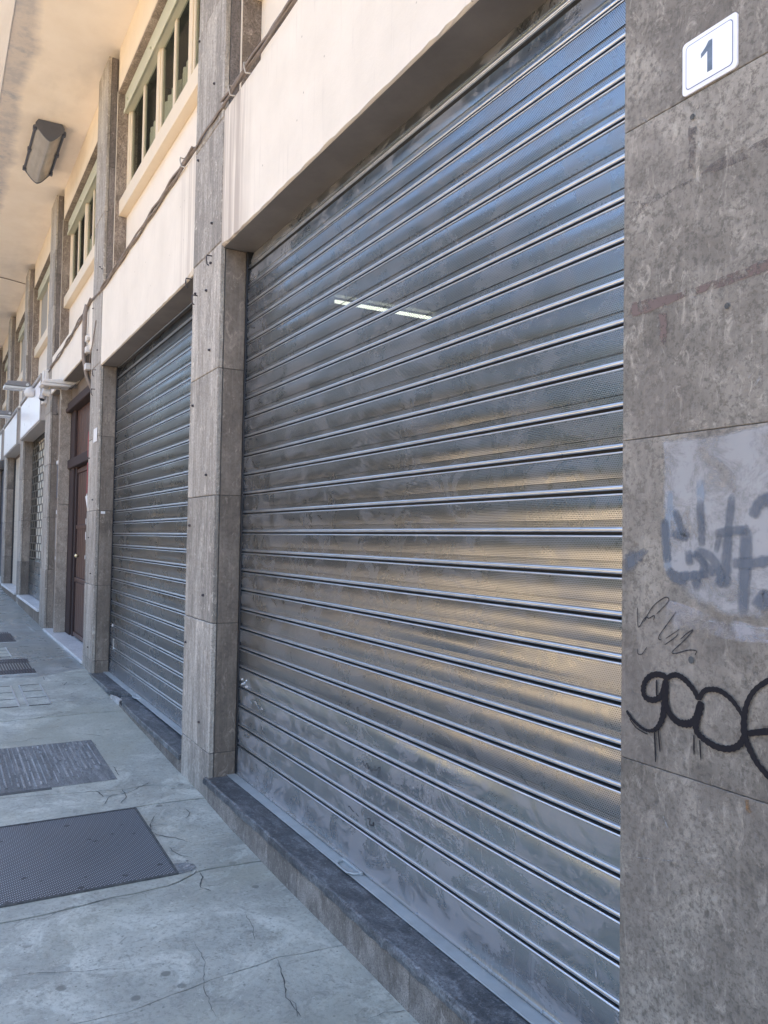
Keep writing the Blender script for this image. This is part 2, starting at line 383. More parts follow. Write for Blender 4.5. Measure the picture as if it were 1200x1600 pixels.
M['enamel'] = plain('white_enamel', (.80, .80, .86), .25, var=.03, scale=6, bump=0)
M['enamel_in'] = plain('white_enamel_field', (.84, .86, .90), .22, var=.04, scale=14, bump=0)
M['numeral'] = plain('blue_grey_numeral', (.20, .255, .335), .35, var=.7, scale=16, bump=0, streak=(.5, .5, 1))
M['line_blue'] = plain('blue_grey_line', (.19, .23, .36), .35, var=.2, scale=20, bump=0)
M['cable'] = plain('grey_cable', (.27, .225, .20), .7, var=.4, scale=15, bump=.1)
M['cable_pale'] = plain('pale_conduit', (.50, .45, .38), .55, var=.25, scale=12, bump=.1)
M['lamp_dark'] = plain('dark_grey_metal', (.105, .118, .155), .45, .2, var=.15, scale=8, bump=.05)
def diffuser():
    t = NT('lamp_diffuser'); n = t.noise(6, 5, .6)
    t.base(t.ramp(n, [(.3, (.29, .28, .275)), (.7, (.36, .35, .345))])); t.rough(.22); t.b.inputs['Subsurface Weight'].default_value = 0; return t.m
M['diffuser'] = diffuser()
M['white_box'] = plain('white_acrylic', (.86, .86, .89), .3, var=.05, scale=5, bump=0)
M['box_frame'] = plain('sign_frame', (.42, .39, .37), .5, .3, var=.15, scale=8, bump=.05)
M['grey_steel'] = plain('grey_painted_steel', (.22, .22, .235), .5, .2, var=.15, scale=8, bump=.05)
M['lens'] = plain('lamp_lens', (.55, .57, .58), .25, var=.1, scale=6, bump=0)
M['off_white'] = plain('off_white_housing', (.68, .66, .64), .45, var=.15, scale=10, bump=.05)
M['paper'] = plain('paper', (.72, .72, .72), .8, var=.1, scale=10, bump=0)
M['red_strip'] = plain('red_strip', (.42, .10, .11), .8, var=.3, scale=20, bump=0)
M['cream_shut'] = plain('cream_shutter', (.62, .56, .47), .5, var=.08, scale=4, bump=.03)
M['grille_bar'] = plain('grille_bar', (.16, .145, .12), .45, .6, var=.2, scale=15, bump=.05)
M['bright_back'] = plain('lit_window_tone', (.84, .81, .72), .6, var=.15, scale=5, bump=0)
M['rubble'] = stone('rubble', (.35, .34, .33), (.5, .49, .48), (.65, .64, .63), 20)
M['leaf'] = plain('leaf', (.055, .085, .03), .6, var=.5, scale=3, bump=0)
M['bark'] = plain('bark', (.10, .08, .06), .9, var=.4, scale=10, bump=.4)
t_ = NT('lit_tube'); t_.b.inputs['Emission Color'].default_value = (.92, 1, .80, 1); t_.b.inputs['Emission Strength'].default_value = .6; t_.base((.9, .9, .9)); M['tube'] = t_.m

# ------------------------------------------------------------------ measured places
YF, YS = 1.405, 1.574                 # pilaster fronts, shutter plane
SOF, FIN, LB, LT = 6.40, 6.31, 3.22, 4.03
PIL = [(-1.37, -0.83), (-5.03, -4.475), (-8.77, -8.235), (-12.58, -12.02), (-16.22, -15.68), (-19.9, -19.32), (-23.6, -23.05), (-27.3, -26.75)]
GX = [(-200, 2.0), (-60, .75), (-22, .36), (-15.87, .303), (-12.6, .255), (-12, .232), (-8.9, .222), (-8.26, .2), (-5.03, .08), (-4.535, .072),
      (-4., .043), (-3.55, .033), (-2.78, .027), (-2.24, .018), (-1, .008), (5, -.01), (40, -.2)]
def G(x):
    for (a, za), (b, zb) in zip(GX, GX[1:]):
        if a <= x <= b: return za+(zb-za)*(x-a)/(b-a)
    return 0.
def wall_pt(px, py, Y=YF):
    """photo pixel -> point on the vertical wall plane y = Y"""
    d = fw + rt*((px-600)/F) - up*((py-800)/F); k = Y/d.y
    return Vector((d.x*k, Y, d.z*k+EYE))
def ground_pt(px, py):
    d = fw + rt*((px-600)/F) - up*((py-800)/F); z = 0.
    for _ in range(30):
        k = (z-EYE)/d.z; z = G(d.x*k)
    return Vector((d.x*k, d.y*k, z))

# ------------------------------------------------------------------ ground
def strip_ground(name, y0, y1, dz, mat, xs=None):
    xs = xs or [-200, -60, -22, -15.87, -12.6, -12, -8.9, -8.26, -5.03, -4.535, -4, -3.55, -2.78, -2.24, -1, 5, 40]
    v = []; f = []
    for i, x in enumerate(xs):
        v += [(x, y0, G(x)+dz), (x, y1, G(x)+dz)]
        if i: f.append((2*i-2, 2*i, 2*i+1, 2*i-1))
    return tag(sheet(name, v, f, mat), kind='structure')
sidewalk = strip_ground('sidewalk', -1.6, 1.72, -.014, M['joint'])
tag(strip_ground('kerb_strip', -1.75, -1.6, -.012, M['kerb']), kind='structure')
strip_ground('road', -9.5, -1.75, -.13, M['street_stone'])
strip_ground('square', -260, -9.5, -.12, M['warm_paving'])

def jag(pts, amp, step=.05):
    """polyline (x as a function of y) with fine ragged noise, from the wall outwards"""
    pts = sorted(pts, key=lambda p: -p[1])
    pts = [(pts[0][0], 1.70)] + ([(pts[0][0], 1.42)] if pts[0][1] < 1.41 else []) + pts + [(pts[-1][0]+.02, -1.6)]
    out = []; y = 1.70; ys = []
    while y > -1.6: ys.append(y); y -= step
    ys.append(-1.6); w_ = 0
    for y in ys:
        for (xa, ya), (xb, yb) in zip(pts, pts[1:]):
            if ya >= y >= yb and ya > yb:
                x = xa+(xb-xa)*(ya-y)/(ya-yb); break
        w_ = w_*.75+random.uniform(-amp, amp)
        out.append((x+w_, y))
    return out
JO = [[(2.9, 0)], [(.9, 0)], [(-1.15, 1.), (-1.1, 0)],
      [(-2.76, 1.39), (-2.79, 1.15), (-2.7, .6), (-2.72, 0)],
      [(-3.63, 1.40), (-3.65, 1.12), (-3.56, .98), (-3.55, .67), (-3.5, .42), (-3.5, .2)],
      [(-4.01, 1.4), (-4.02, 1.27), (-4.13, 1.11), (-4.12, .5), (-4.05, 0)],
      [(-4.53, 1.33), (-4.545, 1.0), (-4.515, .35), (-4.5, 0)],
      [(-4.73, 1.39), (-4.89, 1.18), (-4.86, 1.01), (-5.0, .39), (-5.02, 0)],
      [(-6.1, 1.08), (-6.16, .86), (-6.1, .46)],
      [(-6.73, 1.24), (-6.74, .95), (-6.72, .63)],
      [(-7.2, 1.35), (-7.18, 1.17), (-7.22, .5)],
      [(-8.54, 1.35), (-8.46, 1.19), (-8.3, .98), (-8.34, .61)],
      [(-9.5, 1.32), (-9.45, 1.07), (-9.27, .8)],
      [(-10.9, 1.3), (-10.8, .9)], [(-12.1, 1.3), (-12.7, 1.24), (-12.9, .9)], [(-14.4, 1.2), (-14.5, .8)], [(-16.2, 1.2), (-16.3, .8)], [(-18.5, 1.2)], [(-21, 1.2)], [(-25, 1)], [(-32, 1)]]
JL = [jag(p, .006 if i > 2 else .003) for i, p in enumerate(JO)]
for i in range(len(JL)-1):
    a, b = JL[i], JL[i+1]; g = .0035 if i > 1 else .002
    v = []; f = []; dzz = random.uniform(-.002, .002)
    for (xa, y), (xb, _) in zip(a, b):
        g1 = g*random.uniform(.5, 1.6)
        for x in (xa-g1, (2*xa+xb)/3, (xa+2*xb)/3, xb+g1): v.append((x, y, G(x)+dzz))
    n = len(a)
    for k in range(n-1):
        for q in range(3): f.append((4*k+q, 4*k+4+q, 4*k+5+q, 4*k+1+q))
    base = len(v)
    for k in range(n): v.append((v[4*k][0], v[4*k][1], v[4*k][2]-.02))
    for k in range(n): v.append((v[4*k+3][0], v[4*k+3][1], v[4*k+3][2]-.02))
    for k in range(n-1):
        f.append((4*k, base+k, base+k+1, 4*k+4)); f.append((4*k+3, 4*k+7, base+n+k+1, base+n+k))
    sheet('paving_slab', v, f, M['pave'] if i < 11 else M['pave_far'], sidewalk)
# finer cracks across the slabs
cr = MB()
def crack(pts, w0=.004):
    P = [ground_pt(*p) for p in pts]; Q = []
    for a, b in zip(P, P[1:]):
        n = max(2, int((b-a).length/.02))
        for k in range(n): Q.append(a.lerp(b, k/n))
    Q.append(P[-1]); L = []; Rr = []
    for i, p in enumerate(Q):
        d = (Q[min(i+1, len(Q)-1)]-Q[max(i-1, 0)]); d.z = 0; d.normalize(); s = Vector((-d.y, d.x, 0))
        w_ = .45*w0*random.uniform(.3, 1.4)*(min(1, 4*i/len(Q), 4*(len(Q)-i)/len(Q))+.1)
        c = p + s*random.uniform(-.004, .004); z = Vector((0, 0, .0035))
        L.append(c+s*w_+z); Rr.append(c-s*w_+z)
    n = len(Q); cr.add(L+Rr, [(i, i+1, n+i+1, n+i) for i in range(n-1)])
for pts, w_ in [([(0, 1447), (40, 1440), (70, 1436), (105, 1420), (160, 1408), (200, 1404), (262, 1387)], .003),
             ([(160, 1245), (200, 1240), (215, 1232), (236, 1222)], .007), ([(160, 1262), (168, 1248), (180, 1240)], .003),
             ([(190, 1232), (198, 1246), (188, 1256)], .004), ([(246, 1270), (240, 1280), (234, 1290), (236, 1300), (246, 1305), (260, 1308), (275, 1310), (300, 1318)], .005),
             ([(234, 1292), (248, 1289), (262, 1290)], .004), ([(310, 1360), (316, 1372), (312, 1388), (326, 1391), (330, 1393)], .005),
             ([(355, 1376), (340, 1384), (325, 1386)], .002), ([(382, 1427), (395, 1450), (398, 1470)], .002),
             ([(432, 1498), (440, 1520), (448, 1560), (470, 1590)], .004), ([(448, 1560), (462, 1570), (466, 1590)], .003),
             ([(570, 1596), (600, 1584), (632, 1581)], .003),
             ([(30, 1128), (70, 1120), (85, 1116), (100, 1113), (135, 1114)], .005), ([(0, 1163), (40, 1158), (50, 1154), (60, 1155), (80, 1152)], .004),
             ([(126, 1150), (140, 1148), (160, 1151)], .008), ([(130, 1158), (142, 1158), (150, 1166)], .006),
             ([(96, 1067), (100, 1071), (104, 1066)], .006), ([(67, 1057), (70, 1063)], .006), ([(156, 1109), (163, 1107)], .005), ([(110, 1086), (116, 1082)], .004),
             ([(176, 1197), (186, 1212)], .005), ([(262, 1322), (270, 1330), (284, 1338), (300, 1341)], .004), ([(236, 1300), (228, 1290), (222, 1282)], .004),
             ([(275, 1283), (292, 1278), (297, 1271), (288, 1264)], .003), ([(0, 1205), (60, 1202)], .003), ([(120, 1240), (150, 1236), (162, 1246)], .006),
             ([(0, 1530), (60, 1522), (130, 1520), (190, 1508)], .0025), ([(300, 1470), (320, 1500), (318, 1540), (335, 1590)], .002), ([(60, 1100), (110, 1092), (150, 1091)], .004),
             ([(0, 1143), (30, 1140), (80, 1138), (110, 1132)], .004), ([(20, 1076), (60, 1071)], .004), ([(80, 1040), (110, 1034), (118, 1036)], .005)]:
    crack(pts, w_)
tag(cr.build('crack', M['crack'], sidewalk), kind='stuff')

def on_ground(name, xs, ys, dz, th, mat, parent=None, bevel=0):
    """slab lying on the sloping pavement; corner order by x then y"""
    mb = MB(); v = [(x, y, G(x)+z) for z in (dz-th, dz) for y in ys for x in xs]
    mb.add(v, [(0, 2, 3, 1), (4, 5, 7, 6), (0, 1, 5, 4), (2, 6, 7, 3), (0, 4, 6, 2), (1, 3, 7, 5)])
    return mb.build(name, mat, parent, bevel)
# studded cover plate
t = thing('cover_plate', 'large dark studded metal cover plate with black spots, nearest in the pavement', 'cover plate', (-4.08, .6, .05))
on_ground('plate', (-4.505, -3.655), (-.1, 1.01), .006, .016, M['plate'], t)
fr = MB()
for xs, ys in (((-4.517, -4.507), (-.11, 1.02)), ((-3.653, -3.643), (-.11, 1.02)), ((-4.507, -3.653), (1.012, 1.022))):
    v = [(x, y, G(x)+z) for z in (-.01, .009) for y in ys for x in xs]
    fr.add(v, [(0, 2, 3, 1), (4, 5, 7, 6), (0, 1, 5, 4), (2, 6, 7, 3), (0, 4, 6, 2), (1, 3, 7, 5)])
fr.build('rim', M['crack'], t)
# ribbed worn cover
t = thing('ribbed_cover', 'worn ribbed concrete cover crumbling at its right corner, behind the studded plate', 'cover', (-5.5, .6, .1))
on_ground('base', (-5.97, -5.06), (-.05, 1.03), .004, .012, M['ribbed_low'], t)
rb = MB()
y = -.04
while y < .99:
    x0, x1 = -5.95+random.uniform(-.01, .02), -5.08-random.uniform(0, .05)
    if y > .72: x1 -= random.uniform(0, .25)
    cuts = [x0] + sorted(random.uniform(x0, x1) for _ in range(random.choice((2, 3, 4, 5)))) + [x1]
    for a, b in zip(cuts, cuts[1:]):
        if b-a < .05: continue
        w_ = random.uniform(.009, .017); yy = y+random.uniform(-.003, .003); h = random.uniform(.006, .011)
        b2 = b-random.uniform(.004, .05)
        v = [(x, q, G(x)+z) for z in (0, h) for q in (yy+(.002 if z else 0), yy+w_-(.003 if z else 0)) for x in (a, b2)]
        rb.add(v, [(4, 5, 7, 6), (0, 1, 5, 4), (2, 6, 7, 3), (0, 4, 6, 2), (1, 3, 7, 5)])
    y += .031
tag(rb.build('rib', M['ribbed'], t), kind='stuff')
on_ground('gap', (-5.065, -5.03), (-.05, .66), .0045, .01, M['crack'], t)
# two iron gratings
def grating(x0, x1, y0, y1, label):
    t = thing('pavement_grate', label, 'grate', ((x0+x1)/2, (y0+y1)/2, G(x0)), 'iron grates in the far pavement')
    on_ground('frame', (x0, x1), (y0, y1), .003, .01, M['crack'], t)
    b = MB(); y = y0+.012
    while y < y1-.015:
        v = [(x, q, G(x)+z) for z in (0, .009) for q in (y, y+.014) for x in (x0+.02, x1-.02)]
        b.add(v, [(4, 5, 7, 6), (0, 1, 5, 4), (2, 6, 7, 3), (0, 4, 6, 2), (1, 3, 7, 5)]); y += .026
    tag(b.build('bar', M['iron'], t), kind='stuff')
    e = MB()
    for xs in ((x0-.02, x0), (x1, x1+.02)):
        v = [(x, q, G(x)+z) for z in (-.01, .006) for q in (y0, y1) for x in xs]
        e.add(v, [(0, 2, 3, 1), (4, 5, 7, 6), (0, 1, 5, 4), (2, 6, 7, 3), (0, 4, 6, 2), (1, 3, 7, 5)])
    e.build('edge', M['pale_metal'], t)
grating(-9.4, -8.48, .25, .945, 'dark iron slotted grate in the pavement before the pilaster left of the middle shutter')
grating(-11.92, -10.85, .35, .97, 'small dark iron grate farthest up the pavement, before the wooden door')
# shallow inspection covers with bright metal frames
def hatch(x0, x1, y0, y1, label):
    t = thing('inspection_cover', label, 'cover', ((x0+x1)/2, (y0+y1)/2, G(x0)), 'small framed covers in the pavement')
    on_ground('lid', (x0, x1), (y0, y1), .003, .008, M['pave'], t)
    for xs, ys in (((x0, x1), (y0-.012, y0)), ((x0, x1), (y1, y1+.012))):
        on_ground('frame_bar', xs, ys, .007, .012, M['pale_metal'], t)
    for k in (.0, .33, .66, 1.):
        xx = x0+(x1-x0)*k; on_ground('seam', (xx-.006, xx+.006), (y0, y1), .0045, .01, M['crack'], t)
hatch(-7.95, -7.15, .745, .905, 'small paved cover in a bright metal frame, right one of the pair')
hatch(-7.95, -7.15, .40, .665, 'wider paved cover in a bright metal frame at the left picture edge')
hatch(-10.4, -9.6, .60, .80, 'small framed cover between the two iron grates')
# broken corner beside the plate
rub = MB()
for _ in range(60):
    p = ground_pt(random.gauss(293, 7), random.gauss(1356, 5)); s = random.uniform(.003, .011)
    bmv = [Vector((random.uniform(-1, 1), random.uniform(-1, 1), random.uniform(-.4, .9)))*s + p for _ in range(4)]
    rub.add(bmv, [(0, 1, 2), (0, 3, 1), (1, 3, 2), (0, 2, 3)])
tag(rub.build('rubble', M['rubble']), 'crumbled pale concrete bits in the hole at the plate corner', 'rubble', kind='stuff')
hp = [ground_pt(*p) for p in [(266, 1352), (273, 1350), (290, 1349), (303, 1351), (307, 1356), (300, 1361), (284, 1366), (276, 1366), (270, 1360)]]
sheet('broken_patch', [(p.x, p.y, p.z+.003) for p in hp], [tuple(range(len(hp)))[::-1]], M['broken_bed'], sidewalk)

# ------------------------------------------------------------------ the building
B = thing('building', 'long shop building of grey stone pilasters, cream plaster bands and an overhanging soffit', 'building', (-10, 1.6, 0))
JZ = [-.05, .33, 1.06, 1.79, 2.52, 3.25, 3.98, 4.75, 5.53, FIN]     # stone joints
def pilaster(i, x0, x1, near=False):
    p = thing('pilaster', None, None, (x0, YF, 0), parent=B)
    mf, ms = (M['pier_near'], M['pier_near']) if near else (M['pil_front'], M['pil_side'])
    MB().box(x0+.004, x1-.004, YF+.012, 1.95, -.1, LB-.003).build('core', M['mortar'], p)
    MB().box(x0+.004, x1-.004, YF+.012, 1.50, LB-.003, FIN-.005).build('core', M['mortar'], p)
    gx = G((x0+x1)/2)
    for k, (za, zb) in enumerate(zip(JZ, JZ[1:])):
        jy = 0 if near else random.uniform(-.0025, .0025)
        if zb < gx: continue
        MB().box(x0, x1, YF+jy, YF+.03, za+(.0008 if near else .002), zb-(.0006 if near else .0015)).build('stone_slab', mf, p, .0014 if near else .004)
    # reveals beside the openings: two slabs wide, thin dark joint behind the front slab
    for sx, xa, xb in ((1, x1-.024, x1), (-1, x0, x0+.024)):
        for za, zb in zip(JZ, JZ[1:]):
            zb = min(zb, LB-.004)
            if za >= LB-.01 or zb < gx: continue
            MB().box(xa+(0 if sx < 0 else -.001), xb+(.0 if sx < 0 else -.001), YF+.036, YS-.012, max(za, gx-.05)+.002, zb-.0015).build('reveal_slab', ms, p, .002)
        if True:   # fin cheeks on the upper floor
            for za, zb in ((LB, 4.1), (4.1, 5.2), (5.2, FIN)):
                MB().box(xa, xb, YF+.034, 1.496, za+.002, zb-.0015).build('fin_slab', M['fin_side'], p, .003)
    # jamb of the window bay
    MB().box(x0-.02, x1+.02, 1.498, 1.70, LB+.02, 5.97).build('jamb', M['jamb_stone'], p, .003)
    MB().box(x0-.022, x1+.022, 1.4965, 1.499, LT, 5.97).build('jamb_edge', M['panel_cream'], p)
    return p
PIERS = [pilaster(i, a, b, i == 0) for i, (a, b) in enumerate(PIL)]
# bolts and holes left in the pilaster fronts
def bolt(px, py, p, r=.007, Y=YF):
    q = wall_pt(px, py, Y); MB().tube([(q.x, Y-.012, q.z), (q.x, Y+.004, q.z)], [r*.7, r], 7).build('anchor_bolt', M['iron'], p)
def hole(px, py, p, r=.006, Y=YF):
    q = wall_pt(px, py, Y)
    sheet('drill_hole', [(q.x+r*math.cos(k*.785), Y-.003, q.z+r*1.15*math.sin(k*.785)) for k in range(8)], [tuple(range(8))], M['crack'], p)
for q in [(313, 65), (336, 131), (311, 251), (332, 349), (330, 411), (328, 547), (302, 634), (323, 742), (297, 821), (318, 930), (291, 1003), (312, 1128), (306, 459), (323, 454)]:
    bolt(*q, PIERS[1], .009)
for q in [(157, 417), (160, 420), (146, 482), (153, 547), (144, 608), (140, 716), (145, 781), (139, 840), (142, 896), (138, 1011)]:
    bolt(*q, PIERS[2], .008)
def hook(px, py, p, s=1.):
    q = wall_pt(px, py); x, z = q.x, q.z
    MB().tube([(x, YF+.005, z), (x, YF-.03, z), (x+.004, YF-.034, z-.02*s), (x+.006, YF-.03, z-.05*s), (x+.004, YF-.018, z-.055*s)], .0045, 6).build('hook', M['iron'], p)
for q in [(331, 400), (308, 462), (298, 436)]: hook(*q, PIERS[1], 1.1)
for q in [(150, 578), (148, 608)]: hook(*q, PIERS[2], 1.2)
for q, r in [((1137, 478), .006), ((1081, 1031), .007), ((1083, 183), .006)]: hole(*q, PIERS[0], r)

# lintel bands, soffit of the band, ledge
for i in range(len(PIL)-1):
    xr, xl = PIL[i][0], PIL[i+1][1]
    lb = LB if i != 2 else 3.50
    n = 60; v = []; f = []
    mb = MB()
    for k in range(n+1):
        x = xl+.006+(xr-xl-.012)*k/n; j = (random.uniform(-.004, .005) if 0 < k < n else 0)
        if i == 1 and k > n-3: j += .03*(k-n+3)/3+.012
        if i == 0 and k < 3: j += .012*(3-k)/3
        v += [(x, YF+.004, lb+j), (x, YF+.004, LT-.02), (x, YF+.024, LT), (x, 1.70, LT), (x, YF+.016, lb+j*.4-.002), (x, 1.70, lb-.002)]
    for k in range(n):
        a = 6*k
        for p, q in ((0, 1), (1, 2), (2, 3), (4, 0), (5, 4)): f.append((a+p, a+q, a+6+q, a+6+p))
    mb.add(v, f).build('lintel', M['plaster'], B)
    und = MB().box(xl+.008, xr-.008, YF+.018, 1.69, lb-.006, lb-.0035).build('lintel_underside', plain('dark_underside', (.15, .14, .135), .9, var=.3, scale=4, bump=.2) if i == 0 else bpy.data.materials['dark_underside'], B)  # underside sheet much darker than the plaster band
# last pier's surroundings out of the picture to the right
MB().box(-.83, 9, 1.45, 1.9, -.2, SOF).build('end_wall', M['pier_near'], B)
# soffit, outer edge and the unseen blocks above it, the tall one added for its shadow
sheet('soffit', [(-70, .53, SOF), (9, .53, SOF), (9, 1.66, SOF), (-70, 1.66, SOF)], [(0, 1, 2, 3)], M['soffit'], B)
MB().box(-70, 9, .20, .53, SOF-.012, SOF+.35).build('soffit_edge', M['white_edge'], B, .006)
MB().box(-70, 9, .531, 1.66, SOF+.004, SOF+.34).build('balcony_slab', M['plaster'], B)
MB().box(-9, 9, 1.56, 9, SOF+.35, 11.5).build('unseen_upper_wall', M['plaster'], B)
MB().box(-70, -9.004, 1.56, 16, SOF+.35, 36).build('unseen_upper_wall', M['plaster'], B)  # tall unseen block, added to shade the street to the left
MB().box(-70, 9, 6.1, 9, -.2, SOF+.34).build('rear_wall', M['room_dark'], B)

# upper windows
def window(i, blind=False, open_sash=False):
    xr, xl = PIL[i][0]-.02, PIL[i+1][1]+.02
    MB().box(xl, xr, 1.503, 1.66, 5.975, SOF-.002).build('fascia', M['fascia'], B)
    MB().box(xl, xr, 1.506, 1.66, 5.955, 5.973).build('head_slab', M['jamb_stone'], B)
    w_ = thing('window', None, None, (xl, 1.62, 4.8), parent=B)
    f0, f1, z0, z1 = xl+.004, xr-.004, 4.86, 5.953
    W = f1-f0
    MB().box(f0, f1, 1.565, 1.645, 5.76, z1).build('blind_box', M['alu_green'], w_, .006)
    MB().box(f0+.01, f1-.01, 1.552, 1.566, 5.75, 5.79).build('track', M['alu_green'], w_, .003)
    for k in range(4):
        xx = f0+.15+(W-.3)*k/3; MB().tube([(xx, 1.565, 5.84), (xx, 1.55, 5.84)], .012, 8).build('stud', M['alu_green'], w_)
    MB().box(f0-.015, f1+.012, 1.535, 1.66, 4.72, 4.87).build('sill', M['alu_cream'], w_, .004)
    ms = [f0, f0+W*.39, f0+W*.71, f1]
    fr = MB()
    for k, m in enumerate(ms):
        a, b = (m, m+.075) if k == 0 else (m-.075, m) if k == 3 else (m-.045, m+.045)
        fr.box(a, b, 1.60, 1.655, z0, 5.76)
    fr.box(f0+.075, f1-.075, 1.603, 1.652, z0, z0+.06)
    fr.build('frame', M['alu_cream'], w_, .004)
    for k in range(3):
        a, b = ms[k]+(.075 if k == 0 else .045), ms[k+1]-(.075 if k == 2 else .045)
        if blind:
            MB().box(a, b, 1.625, 1.635, z0+.06, 5.755).build('blind', M['grey_blind'], w_); continue
        mid = a+(b-a)*(.5 if k < 2 else .6)
        for xa, xb in (((mid-.028, mid+.028),) if k < 2 else ()) + ((a, a+.035), (b-.035, b)):
            MB().box(xa, xb, 1.613, 1.64, z0+.06, 5.75).build('sash_stile', M['alu_cream'], w_, .003)
        for xa, xb in (((a+.035, mid-.028), (mid+.028, b-.035)) if k < 2 else ((a+.035, b-.035),)):
            MB().box(xa, xb, 1.626, 1.630, z0+.06, 5.75).build('pane', M['glass'], w_)
        # pleated curtain behind the lower part
        n = 40; cu = MB(); v = []; f = []
        for q in range(n+1):
            x = a+(b-a)*q/n; yy = 1.80+.02*math.sin(q*1.3)
            v += [(x, yy, z0), (x, yy, 5.60)]
            if q: f.append((2*q-2, 2*q, 2*q+1, 2*q-1))
        cu.add(v, f).build('curtain', M['curtain'], w_)
    if open_sash:
        v = MB(); v.box(0, .42, -.012, .012, 0, .82)
        o = v.build('opened_sash', M['alu_cream'], w_)
        o.matrix_parent_inverse = Matrix.Identity(4); o.parent = None
        o.matrix_world = Matrix.Translation((f0+.34, 1.60, z0+.03)) @ Matrix.Rotation(R(-28), 4, 'Z') @ Matrix.Diagonal((.12, 1, 1, 1))
        place(o, w_)
    # parapet panels below the sill
    ps = [f0, f0+.055, f0+W*.47, f1-.05, f1]
    for a, b in zip(ps, ps[1:]):
        MB().box(a+.003, b-.003, 1.612, 1.66, LT+.002, 4.718).build('parapet_panel', M['panel_cream'], w_, .002)
    # room behind
    mb = MB(); mb.box(xl-.1, xr+.1, 1.72, 4.0, 4.1, 6.2); o = mb.build('room', M['room_dark'], w_)
    me = o.data; bm = bmesh.new(); bm.from_mesh(me)
    bmesh.ops.delete(bm, geom=[q for q in bm.faces if abs(q.calc_center_median().y-1.72) < .01], context='FACES'); bm.to_mesh(me); bm.free()
for i in range(len(PIL)-1): window(i, blind=(i in (3, 4, 5, 6)), open_sash=False)

# steps and risers
def tread(xa, xb, z, y0=1.388, y1=1.60, th=.036, mat='slate', rag=.004, parent=None, skew=(0, 0)):
    n = max(6, int((xb-xa)/.04)); v = []; f = []
    for k in range(n+1):
        x = xa+(xb-xa)*k/n
        sk = skew[0]*(1-k/n)+skew[1]*(k/n)
        j = random.uniform(-rag, rag); j2 = random.uniform(0, rag)
        v += [(x, y0+j+.003, z-.003-j2), (x, y0+.012, z), (x, y1, z), (x, y0+j, z-th*.5), (x, y0+j+.002, z-th), (x, y1, z-th)]
    for k in range(n):
        a = 6*k
        for p, q in ((1, 2), (0, 1), (3, 0), (4, 3), (5, 4), (2, 5)): f.append((a+p, a+q, a+6+q, a+6+p))
    f += [(0, 1, 2, 5, 4, 3), tuple(6*n+q for q in (3, 4, 5, 2, 1, 0))]
    return MB().add(v, f).build('tread', M[mat], parent)
def riser(cuts, z, mat, parent, y=1.402):
    for a, b in zip(cuts, cuts[1:]):
        g = min(G(a), G(b))-.03
        if z-g < .01: continue
        MB().box(a+.0015, b-.0015, y+random.uniform(-.001, .001), y+.05, g, z).build('riser_tile', M[mat], parent, .0015)
st = thing('step', None, None, (-3, 1.4, 0), parent=B)
tread(-4.505, -1.0, .195, parent=st)
riser([-4.47, -3.98, -3.55, -3.2, -2.74, -2.28, -1.85, -1.37], .158, 'riser', st)
MB().box(-4.47, -1.37, 1.46, 1.95, -.1, .157).build('fill', M['mortar'], st)
st2 = thing('step', None, None, (-6.6, 1.4, 0), parent=B)
# the step of the middle shutter: cracked through, with a chip lost at the front edge
def poly_slab(poly, z, th, mat, name, parent, bevel=.003):
    return MB().prism(poly, 'z', z-th, z).build(name, mat, parent, bevel)
a1 = [(-8.30, 1.388), (-8.0, 1.386), (-7.6, 1.389), (-7.32, 1.387), (-7.27, 1.40), (-7.16, 1.46), (-7.04, 1.54), (-7.02, 1.60), (-8.30, 1.60)]
a2 = [(-6.80, 1.405), (-6.4, 1.389), (-6.0, 1.386), (-5.5, 1.389), (-5.03, 1.387), (-5.03, 1.60), (-6.96, 1.60), (-6.98, 1.52), (-7.02, 1.44)]
poly_slab([p for p in a1], .213, .036, M['slate'], 'tread', st2); poly_slab(a2, .200, .036, M['slate'], 'tread', st2)
poly_slab([(-7.28, 1.405), (-6.75, 1.405), (-6.95, 1.6), (-7.05, 1.6)], .180, .03, M['joint'], 'broken_bed', st2, 0)
poly_slab([(-7.22, 1.393), (-7.02, 1.397), (-6.9, 1.402), (-6.95, 1.44), (-7.1, 1.425)], .190, .04, M['rubble'], 'broken_chip', st2)
riser([-8.27, -7.4, -7.0, -6.3, -5.7, -5.03], .166, 'riser', st2)
MB().box(-8.24, -5.03, 1.46, 1.95, -.1, .162).build('fill', M['mortar'], st2)
st3 = thing('door_step', None, None, (-10.4, 1.4, .2), parent=B)
tread(-12.02, -8.765, .258, 1.392, 1.95, .03, 'marble_white', .001, st3)
riser([-12.02, -10.9, -9.9, -8.765], .228, 'riser', st3)
for xa, xb in ((-15.68, -12.58), (-19.32, -16.22), (-23.05, -19.9), (-26.75, -23.6)):
    s_ = thing('step', None, None, ((xa+xb)/2, 1.4, .3), parent=B)
    tread(xa-.02, xb+.005, .472, 1.372, 1.75, .035, 'marble_white', .001, s_)
    riser([xa, xa+1.05, xa+2.1, xb], .437, 'pil_side', s_)
    MB().box(xa, xb, 1.46, 1.95, -.1, .436).build('fill', M['mortar'], s_)

